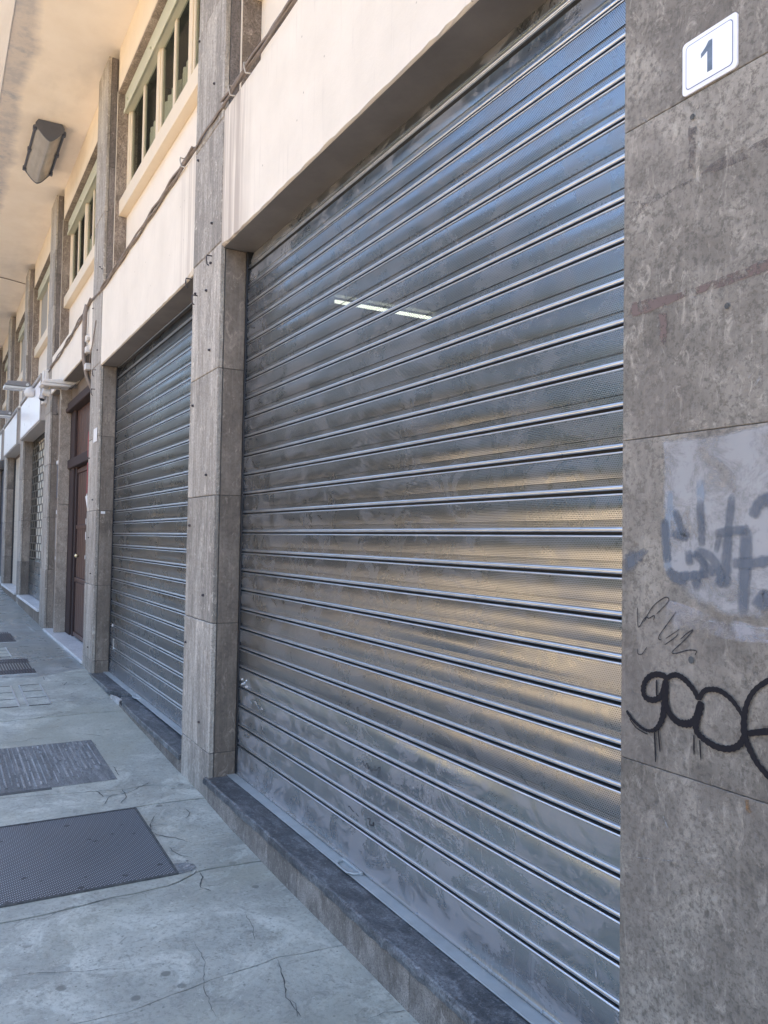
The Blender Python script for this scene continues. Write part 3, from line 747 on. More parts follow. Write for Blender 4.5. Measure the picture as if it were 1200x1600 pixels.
# the shop behind the nearest shutter
o = MB().box(-7.2, -.9, 1.70, 5.9, .19, 3.42).build('shop_room', M['room'], B)
bm = bmesh.new(); bm.from_mesh(o.data)
bmesh.ops.delete(bm, geom=[q for q in bm.faces if abs(q.calc_center_median().y-1.70) < .01], context='FACES'); bm.to_mesh(o.data); bm.free()
t = thing('fluorescent_lamp', 'lit fluorescent tube glowing behind the perforated slats of the nearest shutter', 'lamp', (-4.875, 2.7, 3.15))
MB().tube([(-4.875, 2.33, 3.15), (-4.875, 3.10, 3.15)], .0125, 12).build('tube', M['tube'], t)
MB().box(-4.91, -4.84, 2.26, 3.17, 3.19, 3.25).build('housing', M['off_white'], t, .004)
for yy in (2.29, 3.12): MB().box(-4.895, -4.855, yy, yy+.03, 3.125, 3.19).build('lamp_holder', M['off_white'], t, .003)
MB().tube([(-4.875, 2.7, 3.25), (-4.875, 2.7, 3.415)], .012).build('hanger', M['off_white'], t)

# ------------------------------------------------------------------ roller shutters
SP = .11
def slat_mesh(L, kind, hgt=SP):
    """profile in (y outwards negative, z downwards from the gap above); returns (panel mesh, bead mesh)"""
    pan = [(.004, 0.), (-.002, -.0004), (-.0046, -.0016), (-.0060, -.0034), (-.0064, -.0052), (-.0052, -.0066), (-.0036, -.0070)]
    n = 8; zb = -.070
    pan2 = [(-.0036-.0018*math.sin(math.pi*(k/n)), -.0070+(zb+.0070)*k/n) for k in range(n+1)]
    prof = [(pan2, True), ([(-.0036, zb), (.0018, zb-.0012)], False), ([(.0018, zb-.0012), (.0022, zb-.0185)], False)]
    bead = [(.0022, zb-.0185)] + [(-.0004-.0046*math.sin(t), zb-.0195-.0062*(1-math.cos(t))) for t in [math.pi*k/10 for k in range(0, 11)]]
    prof2 = [(bead, True), ([(-.0004, zb-.0319), (.018, zb-.0323)], False), ([(.018, zb-.0323), (.018, -SP+.0014)], False), ([(.018, -SP+.0014), (.004, -SP)], False), ([(y, z-SP) for y, z in pan], True)]
    def mk(ps, nm, seed=0):
        mb = MB(); rs = random.Random(seed)
        ph = [(rs.uniform(.7, 2.6), rs.uniform(0, 6), rs.uniform(.0002, .00055)) for _ in range(4)]
        dents = [(rs.uniform(.1, L-.1), rs.uniform(.05, .14), rs.uniform(-.0012, .0012)) for _ in range(3)]
        for j, (pts, sm) in enumerate(ps):
            v = []; f = []
            if nm == 'slat' and j == 0:
                nx = 40
                for i, (y, z) in enumerate(pts):
                    e = math.sin(math.pi*i/(len(pts)-1))
                    for k in range(nx+1):
                        x = L*k/nx
                        d = sum(a*math.sin(x*w_*2+p+z*20) for w_, p, a in ph)+sum(a*math.exp(-((x-c_)/b_)**2) for c_, b_, a in dents)
                        v.append((x, y+e*d, z))
                        if i and k: n0 = nx+1; f.append(((i-1)*n0+k-1, i*n0+k-1, i*n0+k, (i-1)*n0+k))
                mb.add(v, f, sm); continue
            for i, (y, z) in enumerate(pts):
                v += [(0, y, z), (L, y, z)]
                if i: f.append((2*i-2, 2*i, 2*i+1, 2*i-1))
            mb.add(v, f, sm)
        me = mb.mesh(nm)
        if nm == 'slat_bead':
            for i, q in enumerate(me.polygons): q.material_index = 1 if 11 <= i < 14 else 0
        return me
    return [mk(prof, 'slat', q+int(L*10)) for q in range(7)], mk(prof2, 'slat_bead')
def shutter(xl, xr, ztop, zlast, zbot, label, mats, perf=lambda z: False, group=None, name='roller_shutter'):
    t = thing(name, label, 'roller shutter', ((xl+xr)/2, YS, zbot), group)
    L = xr-xl-.03
    p, b = slat_mesh(L, 0)
    pm = {}
    for key in set(mats.values()):
        pm[key] = []
        for a_ in p:
            q = a_.copy(); q.materials.append(M[key]); pm[key].append(q)
    b.materials.append(M['galv_bead']); b.materials.append(M['gap_dark'])
    z = zlast+SP; rows = []
    while z < ztop+SP: rows.append(z); z += SP
    for z in rows:
        th = 0 if z < 3.05 else (R(7) if z < 3.16 else R(19))
        dy = math.sin(th)*SP
        o = bpy.data.objects.new('slat', random.choice(pm[mats['perf'] if perf(z) else mats['plain']])); C.objects.link(o)
        ry = YS+random.uniform(-.0012, .0012)+dy; o.location = (xl+.015, ry, z); place(o, t)
        ang = R(random.uniform(-.45, .45))-th; o.rotation_euler = (ang, 0, 0)
        e = bpy.data.objects.new('slat_bead', b); C.objects.link(e); e.location = (xl+.015, YS+dy, z); e.rotation_euler = (-th, 0, 0)
        place(e, t); 
    # bottom bar
    mb = MB(); H = zlast-zbot
    pts = [(-.0036-.0015*math.sin(math.pi*k/8), -.007-(H-.019)*k/8) for k in range(9)] + [(-.006, -H+.010), (-.009, -H+.007), (-.009, -H), (.02, -H)]
    v = []; f = []
    for i, (y, zz) in enumerate(pts):
        v += [(xl+.015, YS+y, zlast+zz), (xr-.015, YS+y, zlast+zz)]
        if i: f.append((2*i-2, 2*i, 2*i+1, 2*i-1))
    mb.add(v, f, True).build('bottom_bar', M[mats['plain']], t)
    MB().box(xl+.002, xr-.002, YS-.06, YS+.02, zbot-.006, zbot-.001).build('threshold_strip', M['strip'], t, .001)
    for xa, xb in ((xl+.0015, xl+.02), (xr-.02, xr-.0015)):
        MB().box(xa, xb, YS-.013, YS+.05, zbot, ztop).build('guide', M['dark_gap'], t, .002)
    return t
sh1 = shutter(-4.475, -1.37, 3.215, .363, .204, 'wide galvanised roller shutter with perforated slats, nearest, beside the house number pier', {'plain': 'galv', 'perf': 'galv_perf'},
              lambda z: .9 < z < 3.1)
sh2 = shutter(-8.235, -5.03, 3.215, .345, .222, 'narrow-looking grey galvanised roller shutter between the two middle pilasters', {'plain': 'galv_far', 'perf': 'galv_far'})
# pull handles
def pull(x, z, t):
    MB().tube([(x-.075, YS-.02, z+.004), (x-.07, YS-.05, z+.006), (x-.045, YS-.068, z+.006), (x+.045, YS-.068, z+.006), (x+.07, YS-.05, z+.006), (x+.075, YS-.02, z+.004)], .0045, 8).build('pull_handle', M['strip'], t)
    MB().box(x-.085, x+.085, YS-.028, YS-.014, z-.001, z+.012).build('handle_bracket', M['strip'], t, .002)
pull(-2.985, .204, sh1); pull(-6.85, .215, sh2)
for x, z in ((-4.36, .735), (-4.33, .752), (-4.33, .718), (-4.40, .748), (-4.40, .722)):
    MB().tube([(x, YS-.010, z), (x, YS, z)], .0055, 8).build('rivet', M['paper'], sh1)
MB().tube([(-8.12, YS-.010, .68), (-8.12, YS, .68)], .012, 8).build('rivet', M['paper'], sh2)
MB().box(-8.06, -8.045, YS-.012, YS-.004, .46, .56).build('latch_bar', M['galv_bead'], sh2)
# small upright fixings at the foot
for k in range(9):
    x = -4.2+k*.34; MB().tube([(x, YS-.012, .212), (x, YS-.005, .212)], .004, 6).build('rivet', M['galv_bead'], sh1)

# marks on the nearest shutter: marker scribbles and a torn sticker
def ribbon(pts, w_, Y, mat, parent, name, dense=0):
    """flat painted stroke on the plane y = Y, width w_ in photo pixels (may be a list)"""
    P = [wall_pt(*p, Y) for p in pts]
    W = [(w_[i] if isinstance(w_, (list, tuple)) else w_) for i in range(len(pts))]
    # Catmull-Rom
    Q = []; V = []
    for i in range(len(P)-1):
        p0, p1, p2, p3 = P[max(i-1, 0)], P[i], P[i+1], P[min(i+2, len(P)-1)]
        for k in range(8):
            s = k/8
            Q.append(.5*((2*p1)+(p2-p0)*s+(2*p0-5*p1+4*p2-p3)*s*s+(3*p1-p0-3*p2+p3)*s**3)); V.append(W[i]+(W[i+1]-W[i])*s)
    Q.append(P[-1]); V.append(W[-1])
    px = (wall_pt(pts[0][0], pts[0][1]+10, Y)-P[0]).length/10
    n = len(Q); vv = []; ff = []; so_ = []
    rows_ = ((-1.12, 0.), (-.62, 1.), (.62, 1.), (1.12, 0.))
    for i, p in enumerate(Q):
        d = Q[min(i+1, n-1)]-Q[max(i-1, 0)]; d.normalize(); s_ = Vector((-d.z, 0, d.x)); h = V[i]*px*.5
        e = min(1, i/2.5, (n-1-i)/2.5) if n > 6 else 1
        hh = h*(.35+.65*min(1, i/1.5, (n-1-i)/1.5))*(1+.10*math.sin(i*1.9)+.06*math.sin(i*4.3))
        for r_, f_ in rows_: vv.append(p+s_*hh*r_); so_.append(f_*e)
        if i: ff += [(4*i-4+q, 4*i+q, 4*i+1+q, 4*i-3+q) for q in range(3)]
    return vv, ff, so_
def paint(strokes, Y, mat, parent, name):
    mb = MB(); so_ = []
    for k, (pts, w_) in enumerate(strokes):
        v, f, q = ribbon(pts, w_, Y, mat, parent, name); mb.add([(p[0], p[1]-.00012*k, p[2]) for p in v], f); so_ += q
    me = mb.mesh(name); me.materials.append(mat)
    me.attributes.new('soft', 'FLOAT', 'POINT').data.foreach_set('value', so_)
    o = bpy.data.objects.new(name, me); C.objects.link(o); place(o, parent); return o
def paint_each(strokes, Y, mat, parent, name, wide=1.):
    for k, (p, w_) in enumerate(strokes):
        paint([(p, [q*wide for q in w_] if isinstance(w_, list) else w_*wide)], Y-.00012*k, mat, parent, name)
YM = YS-.0068
paint([([(565, 1194), (567, 1189), (570, 1197), (573, 1193), (575, 1201), (577, 1197)], 1.6), ([(578, 1199), (580, 1205), (582, 1201)], 1.4), ([(585, 1196), (585, 1204)], 1.1), ([(585, 1204), (589, 1203)], 1.1),
       ([(590, 1201), (593, 1199), (592, 1206), (590, 1213), (594, 1214)], 1.5)], YM, M['pen'], sh1, 'marker_scribble')
paint([([(544, 1261), (546, 1260), (551, 1267), (553, 1268)], 1.6), ([(556, 1270), (559, 1275)], 1.4), ([(558, 1273), (561, 1276)], 1.2), ([(574, 1279), (578, 1280), (577, 1288), (582, 1290), (583, 1285), (584, 1292)], 2.0)], YM, M['pen'], sh1, 'marker_scribble')
paint([([(930, 1492), (930, 1506)], 3), ([(936, 1494), (936, 1508), (941, 1512), (941, 1496)], 2.4), ([(946, 1500), (946, 1516)], 3), ([(931, 1512), (932, 1532)], 4), ([(938, 1520), (938, 1528)], 3), ([(942, 1526), (944, 1540)], 7)], YM, M['scuff'], sh1, 'torn_sticker')
paint([([(386, 1090), (392, 1098), (398, 1096), (404, 1106), (412, 1108)], 5), ([(384, 1140), (386, 1152), (385, 1164)], 5), ([(400, 1150), (402, 1166)], 3)], YM, M['scuff'], sh1, 'pale_scuff')

# ------------------------------------------------------------------ marks on the near pier
P0 = PIERS[0]
def patch(pts, Y, mat, name, edge=.07):
    Q = []
    for i, p in enumerate(pts):
        q = Vector(p); r_ = Vector(pts[(i+1) % len(pts)])
        for k in range(4):
            m = q.lerp(r_, k/4); Q.append(wall_pt(m.x+random.uniform(-1.5, 1.5)*(k > 0), m.y+random.uniform(-1.5, 1.5)*(k > 0), Y))
    n = len(Q); c = sum(Q, Vector())/n
    I = [q+(c-q).normalized()*min((c-q).length*.5, .35*edge) for q in Q]
    o = sheet(name, Q+I, [(i, (i+1) % n, n+(i+1) % n, n+i) for i in range(n)]+[tuple(range(n, 2*n))], mat, P0)
    o.data.attributes.new('soft', 'FLOAT', 'POINT').data.foreach_set('value', [0.]*n+[1.]*n); return o
patch([(1033, 683), (1100, 674), (1230, 652), (1230, 930), (1160, 925), (1100, 915), (1060, 905), (1040, 890), (1033, 850)], YF-.0012, M['whitewash'], 'whitewash_patch', .05)
patch([(1035, 850), (1100, 860), (1230, 870), (1230, 985), (1180, 982), (1120, 968), (1070, 948), (1038, 925)], YF-.0009, M['whitewash'], 'whitewash_patch', .3)
patch([(1030, 930), (1080, 940), (1140, 962), (1230, 985), (1230, 1010), (1150, 1010), (1090, 1002), (1045, 990), (1025, 975)], YF-.0010, M['whitewash_thin'], 'whitewash_patch')
paint([([(1046, 765), (1047, 790), (1042, 830), (1042, 870), (1044, 895)], 15), ([(1048, 790), (1062, 830), (1068, 842)], 13), ([(1094, 748), (1095, 790)], 17)], YF-.0016, M['blue_spray_pale'], P0, 'faded_graffiti')
paint_each([([(1038, 810), (1040, 850), (1044, 880)], 13), ([(1054, 795), (1064, 825), (1072, 838), (1062, 838), (1048, 832)], 11), ([(1093, 780), (1096, 830), (1097, 855)], [13, 12, 11]),
       ([(1042, 890), (1055, 902), (1075, 908)], [12, 16, 14]), ([(1085, 890), (1090, 925)], 14), ([(1082, 862), (1100, 880), (1118, 900)], 11), ([(1144, 772), (1138, 830), (1134, 880), (1130, 920)], [12, 13, 16, 20]),
       ([(1115, 835), (1140, 830), (1172, 828)], 12), ([(1118, 865), (1124, 835)], 9), ([(1166, 825), (1163, 900), (1160, 962)], [18, 17, 15]), ([(1175, 810), (1185, 788), (1200, 780), (1215, 800)], 16),
       ([(1142, 880), (1175, 880), (1215, 874)], 14), ([(1180, 930), (1192, 940), (1205, 930)], 22), ([(1075, 858), (1078, 885)], 12), ([(1085, 862), (1110, 870), (1125, 900), (1120, 918)], 13), ([(1060, 900), (1085, 900), (1110, 895)], 12), ([(1100, 870), (1098, 905)], 12)], YF-.0022, M['blue_spray'], P0, 'faded_graffiti', 1.3)
patch([(973, 868), (985, 860), (1003, 856), (1014, 860), (1006, 874), (990, 892), (974, 899)], YF-.0020, M['blue_spray'], 'faded_graffiti', .35)
# thin pen scrawls
paint([([(996, 949), (996, 965), (998, 980), (1008, 965), (1014, 966), (1022, 962), (1021, 970)], 1.7), ([(1006, 972), (1020, 948), (1038, 934), (1045, 936), (1040, 945), (1025, 960)], 1.7),
       ([(1057, 955), (1045, 972), (1032, 990), (1029, 998), (1034, 1000)], 1.7), ([(1038, 1008), (1055, 996), (1060, 990)], 1.7), ([(1040, 998), (1052, 990), (1062, 983)], 1.5), ([(1062, 1000), (1076, 988), (1083, 985), (1070, 1000), (1051, 1018), (1056, 1021), (1075, 1016), (1088, 1017), (1086, 1024)], 1.8),
       ([(996, 1013), (997, 1021), (1003, 1022), (1012, 1010)], 1.4)], YF-.0026, M['pen'], P0, 'pen_scrawl')
# the black spray tag
paint([(p_, [q*1.18 for q in w_] if isinstance(w_, list) else w_*1.18) for p_, w_ in [([(1041, 1063), (1037, 1056), (1022, 1054), (1010, 1062), (1005, 1076), (1008, 1089), (1020, 1094), (1032, 1088), (1038, 1072)], 7.5),
       ([(1040, 1062), (1039, 1082), (1038, 1105), (1034, 1125), (1026, 1138), (1015, 1142), (1004, 1138), (992, 1128), (983, 1117), (979, 1110)], [9, 12, 10, 8, 6, 4, 3.5, 4, 4.5, 4]),
       ([(1026, 1062), (1026, 1088)], 2.5), ([(1041, 1062), (1048, 1056), (1058, 1055), (1070, 1062), (1084, 1078), (1092, 1094)], [6, 6.5, 7, 7, 6.5, 7]),
       ([(1040, 1095), (1046, 1114), (1058, 1127), (1072, 1131), (1084, 1127), (1092, 1114), (1096, 1096)], [8, 8, 8.5, 9, 9, 10, 10]),
       ([(1092, 1093), (1100, 1080), (1112, 1077), (1126, 1080), (1144, 1094), (1158, 1114), (1163, 1124)], [7, 6.5, 6.5, 6.5, 6, 5, 5]),
       ([(1096, 1096), (1090, 1118), (1088, 1140), (1098, 1153), (1118, 1166), (1138, 1170), (1154, 1165), (1163, 1152)], [10, 10, 9, 8, 8, 8, 8, 8]),
       ([(1215, 1058), (1198, 1065), (1180, 1078), (1168, 1098), (1163, 1125), (1164, 1150), (1170, 1166), (1182, 1190), (1200, 1212), (1215, 1226)], [7, 7, 6.5, 7, 9, 10, 9, 8, 8, 8]),
       ([(1168, 1147), (1185, 1144), (1215, 1143)], [7, 8, 8.5]),
       ([(1023, 1140), (1024, 1165), (1025, 1192)], [2.6, 2.4, 2]), ([(1029, 1140), (1032, 1175)], [2.4, 1.8]), ([(1085, 1147), (1085, 1180)], [2.6, 2]), ([(1094, 1155), (1096, 1190)], [2.6, 1.8]), ([(1075, 1132), (1075, 1137)], 2),
       ([(984, 1122), (994, 1136), (1006, 1144), (1013, 1147)], 1.5)]], YF-.0032, M['paint_black'], P0, 'spray_tag')
# brown tape residue and stains
patch([(976, 476), (1000, 469), (1043, 462), (1100, 441), (1200, 403), (1230, 392), (1230, 413), (1200, 425), (1100, 461), (1046, 476), (1000, 494), (977, 499)], YF-.0012, M['tape'], 'tape_residue')
patch([(1026, 480), (1045, 474), (1047, 520), (1044, 545), (1037, 556), (1031, 545), (1028, 520)], YF-.0014, M['tape'], 'tape_residue')
patch([(976, 320), (1020, 308), (1060, 288), (1130, 240), (1230, 200), (1230, 224), (1180, 243), (1080, 285), (1030, 310), (976, 350)], YF-.0012, M['tape_faint'], 'tape_residue')
patch([(1072, 185), (1092, 180), (1093, 240), (1091, 280), (1071, 282), (1071, 240)], YF-.0014, M['tape_faint'], 'tape_residue')
patch([(1160, 1242), (1170, 1240), (1172, 1262), (1180, 1275), (1172, 1282), (1163, 1268)], YF-.0012, M['rust'], 'rust_stain')
paint_each([([(1092, 968), (1120, 972), (1160, 978), (1215, 984)], 3), ([(1000, 180), (1020, 200)], 3), ([(1180, 600), (1196, 575)], 1.6), ([(1176, 608), (1192, 585)], 1.4), ([(1166, 596), (1178, 578)], 1.2), ([(1038, 640), (1040, 600)], 1.), ([(1030, 1260), (1050, 1310)], 2.5), ([(980, 1338), (1050, 1345), (1140, 1350)], 1.2), ([(1085, 1240), (1088, 1246), (1092, 1243)], 1.5)], YF-.0018, M['scuff'], P0, 'scratch')

# house number plaque
t = thing('house_number', 'white enamel house number plaque reading 1 on the near stone pier', 'house number', (-1.128, YF, 2.58))
def rrect(x0, x1, z0, z1, r, n=5):
    out = []
    for cx, cz, a in ((x1-r, z0+r, -90), (x1-r, z1-r, 0), (x0+r, z1-r, 90), (x0+r, z0+r, 180)):
        out += [(cx+r*math.cos(R(a+90*k/n)), cz+r*math.sin(R(a+90*k/n))) for k in range(n+1)]
    return out
NX0, NX1, NZ0, NZ1 = -1.197, -1.059, 2.523, 2.640
MB().prism(rrect(NX0, NX1, NZ0, NZ1, .010), 'y', YF-.005, YF).build('plate', M['enamel'], t, .0007)
MB().prism(rrect(NX0+.010, NX1-.010, NZ0+.010, NZ1-.010, .009), 'y', YF-.0056, YF-.004).build('border_line', M['line_blue'], t)
MB().prism(rrect(NX0+.0118, NX1-.0118, NZ0+.0118, NZ1-.0118, .008), 'y', YF-.0060, YF-.004).build('field', M['enamel_in'], t)
cx, z0, h = -1.129, 2.547, .066
MB().prism([(cx-.002, z0), (cx+.0105, z0), (cx+.0105, z0+h), (cx+.001, z0+h), (cx-.006, z0+h*.86), (cx-.018, z0+h*.72), (cx-.018, z0+h*.58), (cx-.010, z0+h*.63), (cx-.002, z0+h*.70)], 'y', YF-.0064, YF-.005).build('numeral', M['numeral'], t)

# ------------------------------------------------------------------ entrance door bay
d = thing('entrance_door', None, None, (-10.4, 1.63, .25), parent=B)
MB().box(-11.10, -8.9, 1.66, 1.70, .258, 3.3).build('frame_back', M['wood_dark'], d)
MB().box(-11.44, -11.10, 1.60, 1.68, .258, 3.18).build('frame_post', M['wood_dark'], d, .006)
MB().box(-11.02, -10.94, 1.615, 1.675, .258, 2.42).build('frame_post', M['wood_dark'], d, .004)
for xa, xb in ((-10.93, -10.05), (-10.03, -9.15)):
    MB().box(xa, xb, 1.64, 1.658, .27, 2.40).build('door_leaf', M['wood'], d, .003)
    for za, zb in ((.36, .95), (1.02, 1.62), (1.68, 2.32)):
        n = 5
        for k in range(n):
            a = xa+.08+(xb-xa-.16)*k/n; MB().box(a+.004, a+(xb-xa-.16)/n-.004, 1.628, 1.640, za, zb).build('door_board', M['wood'], d, .003)
    for zr in (.30, .985, 1.65, 2.36):
        MB().box(xa+.02, xb-.02, 1.622, 1.641, zr-.025, zr+.025).build('door_rail', M['wood'], d, .004)
MB().tube([(-10.62, 1.622, 1.29), (-10.62, 1.58, 1.29), (-10.62, 1.572, 1.29)], [.012, .028, .012], 10).build('door_knob', M['brass'], d)
MB().box(-11.44, -8.8, 1.57, 1.66, 2.42, 2.54).build('transom', M['wood_dark'], d, .008)
for k in range(7):
    a = -11.08+k*.32; MB().box(a, a+.30, 1.632, 1.657, 2.56, 3.16).build('fanlight_board', M['wood'], d, .004)
MB().box(-11.44, -8.8, 1.53, 1.66, 3.17, 3.23).build('cornice', M['wood_dark'], d, .008)
MB().box(-11.44, -8.8, 1.55, 1.66, 3.235, 3.30).build('cornice', M['wood_dark'], d, .008)
for k in range(18):
    a = -11.44+k*.147; MB().box(a+.002, a+.145, 1.60, 1.63, 3.305, 3.72).build('head_board', M['wood_grey'], d, .002)
pj = thing('marble_jamb', None, None, (-11.47, 1.46, .26), parent=B)
MB().box(-11.50, -11.44, 1.463, 1.60, .259, 1.95).build('marble_slab', M['marble_tan'], pj, .003)
MB().box(-11.50, -11.44, 1.463, 1.60, 1.954, 3.72).build('marble_slab', M['marble_tan'], pj, .003)
MB().box(-12.02, -11.50, 1.512, 1.60, .259, 3.72).build('side_wall', M['pil_side'], pj, .002)
t = thing('doorbell_panel', 'small metal doorbell panel beside the wooden entrance door', 'doorbell panel', (-11.7, 1.5, 1.5))
MB().box(-11.86, -11.66, 1.498, 1.511, 1.35, 1.78).build('plate', M['box_frame'], t, .003)
for k in range(2): MB().box(-11.84+k*.1, -11.77+k*.1, 1.497, 1.5105, 1.83, 1.88).build('name_card', M['paper'], t)
MB().box(-11.82, -11.74, 1.497, 1.5105, 1.21, 1.25).build('name_card', M['paper'], t)
t = thing('dark_plaque', 'dark framed plaque above the doorbells on the entrance side wall', 'plaque', (-11.7, 1.5, 2.4))
MB().box(-11.84, -11.60, 1.494, 1.511, 2.05, 2.50).build('plate', M['lamp_dark'], t, .004)
MB().box(-11.87, -11.57, 1.485, 1.511, 2.51, 2.56).build('top_rail', M['off_white'], t, .004)
t = thing('notice_paper', 'torn white notice sticking out behind the pilaster right of the door', 'notice', (-8.80, 1.43, 1.9))
sheet('notice', [(-8.79, 1.42, 1.97), (-8.86, 1.40, 1.95), (-8.80, 1.43, 1.72), (-8.775, 1.43, 1.72)], [(0, 1, 2, 3)], M['paper'], t)

# ------------------------------------------------------------------ cables, lamps, signs
def wavy(x0, z0, x1, z1, y, n, amp, ph, sag=0.):
    return [(x0+(x1-x0)*k/n, y+amp*.6*math.sin(k*1.1+ph*1.7), z0+(z1-z0)*k/n+amp*math.sin(k*.9+ph)-sag*4*(k/n)*(1-k/n)) for k in range(n+1)]
cb = thing('cable_bundle', 'bundle of dusty grey cables running along the ledge above the shutters', 'cables', (-5, 1.4, 4.03))
for k in range(5):
    ph = k*1.3; yy = YF-.004-.008*(k % 3); dz = .011*(k//2); rr_ = .007 if k < 3 else .005
    runs = [wavy(-.9, 4.035+dz, -4.46, 4.04+dz, yy, 40, .005, ph, .0), wavy(-5.04, 4.02+dz, -8.22, 3.955+dz, yy, 36, .006, ph, .006), wavy(-8.78, 4.0+dz, -12., 3.86+dz, yy, 24, .009, ph, .03)]
    if k in (0, 3):
        pts = runs[0] + wavy(-4.55, 4.035, -4.98, 4.02, YF-.012, 6, .005, ph) + runs[1] + wavy(-8.3, 3.965, -8.72, 3.99, YF-.012, 5, .005, ph) + runs[2] + wavy(-12.1, 3.85, -12.6, 3.84, YF-.012, 3, .003, ph)
        MB().tube(pts, rr_, 6).build('cable', M['cable'], cb)
    else:
        for q in runs: MB().tube(q, rr_, 6).build('cable', M['cable'], cb)
for x in (-4.30, -4.05, -5.3, -8.05):
    MB().tube([(x, YF+.004, 4.07), (x, YF-.03, 4.07), (x+.01, YF-.034, 4.05), (x+.03, YF-.03, 4.0), (x+.06, YF-.012, 3.985)], .0045, 6).build('tie', M['cable_pale'], cb)
tag(MB().tube([(-9.0, 1.385, 4.0), (-9.02, 1.37, 3.92), (-9.06, 1.372, 3.7), (-9.08, 1.38, 3.45), (-9.1, 1.42, 3.25), (-9.14, 1.5, 3.1)], .024, 8).build('flexible_conduit', M['cable']),
    'thick grey flexible conduit hanging down beside the pilaster right of the door', 'conduit')
tag(MB().tube([(-8.9, 1.395, 3.62), (-9.3, 1.50, 3.56), (-10.2, 1.59, 3.53), (-11.0, 1.585, 3.50)], .018, 8).build('pale_conduit', M['cable_pale']),
    'pale rigid conduit running from the pilaster to the white floodlight', 'conduit')
jb = thing('junction_box', 'small white junction boxes beside the hanging conduit above the door', 'junction box', (-9.0, 1.40, 3.5))
for z in (3.60, 3.48, 3.30): MB().box(-9.02, -8.93, 1.375, 1.43, z, z+.065).build('box', M['off_white'], jb, .004)
tag(MB().tube([(-8.50, YF-.008, 3.72), (-8.62, YF-.01, 3.55), (-8.78, YF-.01, 3.42), (-8.9, 1.41, 3.36)], .005, 6).build('thin_wire', M['cable']), 'thin loose wire slanting across the pilaster right of the door', 'wire')
tag(MB().tube([(-16.9, 1.5, SOF-.03), (-16.75, 1.1, SOF-.02), (-16.6, .6, SOF-.035)], .009, 6).build('soffit_cable', M['cable']), 'dark cable crossing under the far soffit', 'cable')

# lamp under the soffit
t = thing('soffit_lamp', 'dark framed bulkhead lamp with a V-shaped diffuser fixed under the soffit', 'lamp', (-10.8, 1.08, SOF))
LX0, LX1, LY0, LY1 = -11.42, -10.10, .925, 1.245; ym = (LY0+LY1)/2
ZB = SOF-.085
vee = [(LY0+.012, ZB)] + [(ym+(.148)*s, ZB-.145+.145*abs(s)**1.55) for s in (-.75, -.5, -.3, -.15, 0, .15, .3, .5, .75)] + [(LY1-.012, ZB)]
MB().prism([(LY0+.03, SOF), (LY0, SOF-.05), (LY0, ZB), (LY1, ZB), (LY1, SOF-.05), (LY1-.03, SOF)], 'x', LX0, LX1).build('housing', M['lamp_dark'], t, .006)
o = MB().prism(vee, 'x', LX0+.015, LX1-.012).build('diffuser', M['diffuser'], t)
end = [(LY0, SOF-.05), (LY0, ZB)] + [(p[0], p[1]-.008) for p in vee[1:-1]] + [(LY1, ZB), (LY1, SOF-.05), (LY1-.03, SOF-.004), (LY0+.03, SOF-.004)]
MB().prism(end, 'x', LX1-.012, LX1+.008).build('end_plate', M['lamp_dark'], t, .002)
MB().prism(end, 'x', LX0-.008, LX0+.012).build('end_plate', M['lamp_dark'], t, .002)
for yy in (LY0, LY1):
    MB().box(LX0, LX1, yy-.012, yy+.012, ZB-.012, ZB+.012).build('frame_rail', M['lamp_dark'], t, .003)
    for xx in (LX0+.06, (LX0+LX1)/2, LX1-.06):
        MB().box(xx-.03, xx+.03, yy-.022, yy+.022, ZB-.03, ZB+.02).build('clip', M['lamp_dark'], t, .006)

# white floodlight over the door
t = thing('floodlight', 'off-white floodlight with dangling cable on a bracket above the wooden door', 'floodlight', (-11.0, 1.5, 3.47))
MB().prism([(1.17, 3.475), (1.20, 3.50), (1.55, 3.525), (1.58, 3.50), (1.55, 3.46), (1.20, 3.455)], 'x', -11.13, -10.87).build('housing', M['off_white'], t, .008)
MB().prism([(1.15, 3.43), (1.19, 3.452), (1.52, 3.452), (1.50, 3.425), (1.19, 3.415)], 'x', -11.14, -10.86).build('glass_rim', M['off_white'], t, .006)
MB().box(-11.02, -10.98, 1.56, 1.61, 3.44, 3.53).build('bracket', M['grey_steel'], t, .003)
MB().tube([(-11.0, 1.19, 3.36), (-11.0, 1.27, 3.34)], .045, 10).build('sensor', M['off_white'], t)
MB().tube([(-11.0, 1.25, 3.38), (-11.0, 1.28, 3.42), (-11., 1.33, 3.425), (-11., 1.40, 3.41), (-11., 1.41, 3.33), (-11., 1.42, 3.28)], .011, 6).build('cable', M['cable_pale'], t)
# grey floodlights on the sign boxes
def gflood(x, z, y0, label):
    t = thing('sign_floodlight', label, 'floodlight', (x, 1.36, z), 'grey floodlights reaching out over the sign boxes')
    MB().prism([(y0, z+.005), (y0+.06, z+.075), (1.30, z+.085), (1.345, z+.05), (1.345, z)], 'x', x-.15, x+.15).build('housing', M['grey_steel'], t, .006)
    MB().prism([(y0, z-.04), (y0, z), (1.34, z-.004), (1.33, z-.035)], 'x', x-.14, x+.14).build('lens', M['lens'], t, .004)
    MB().tube([(x+.152, 1.29, z+.03), (x+.172, 1.29, z+.03)], .022, 10).build('pivot_bolt', M['lens'], t)
    MB().prism([(1.32, z+.06), (1.42, z-.03), (1.42, z-.12), (1.33, z-.02)], 'x', x-.03, x+.03).build('bracket', M['grey_steel'], t, .003)
gflood(-14.2, 3.91, .955, 'grey floodlight over the nearer white sign box')
gflood(-17.5, 3.875, .96, 'grey floodlight over the farther white sign box at the picture edge')

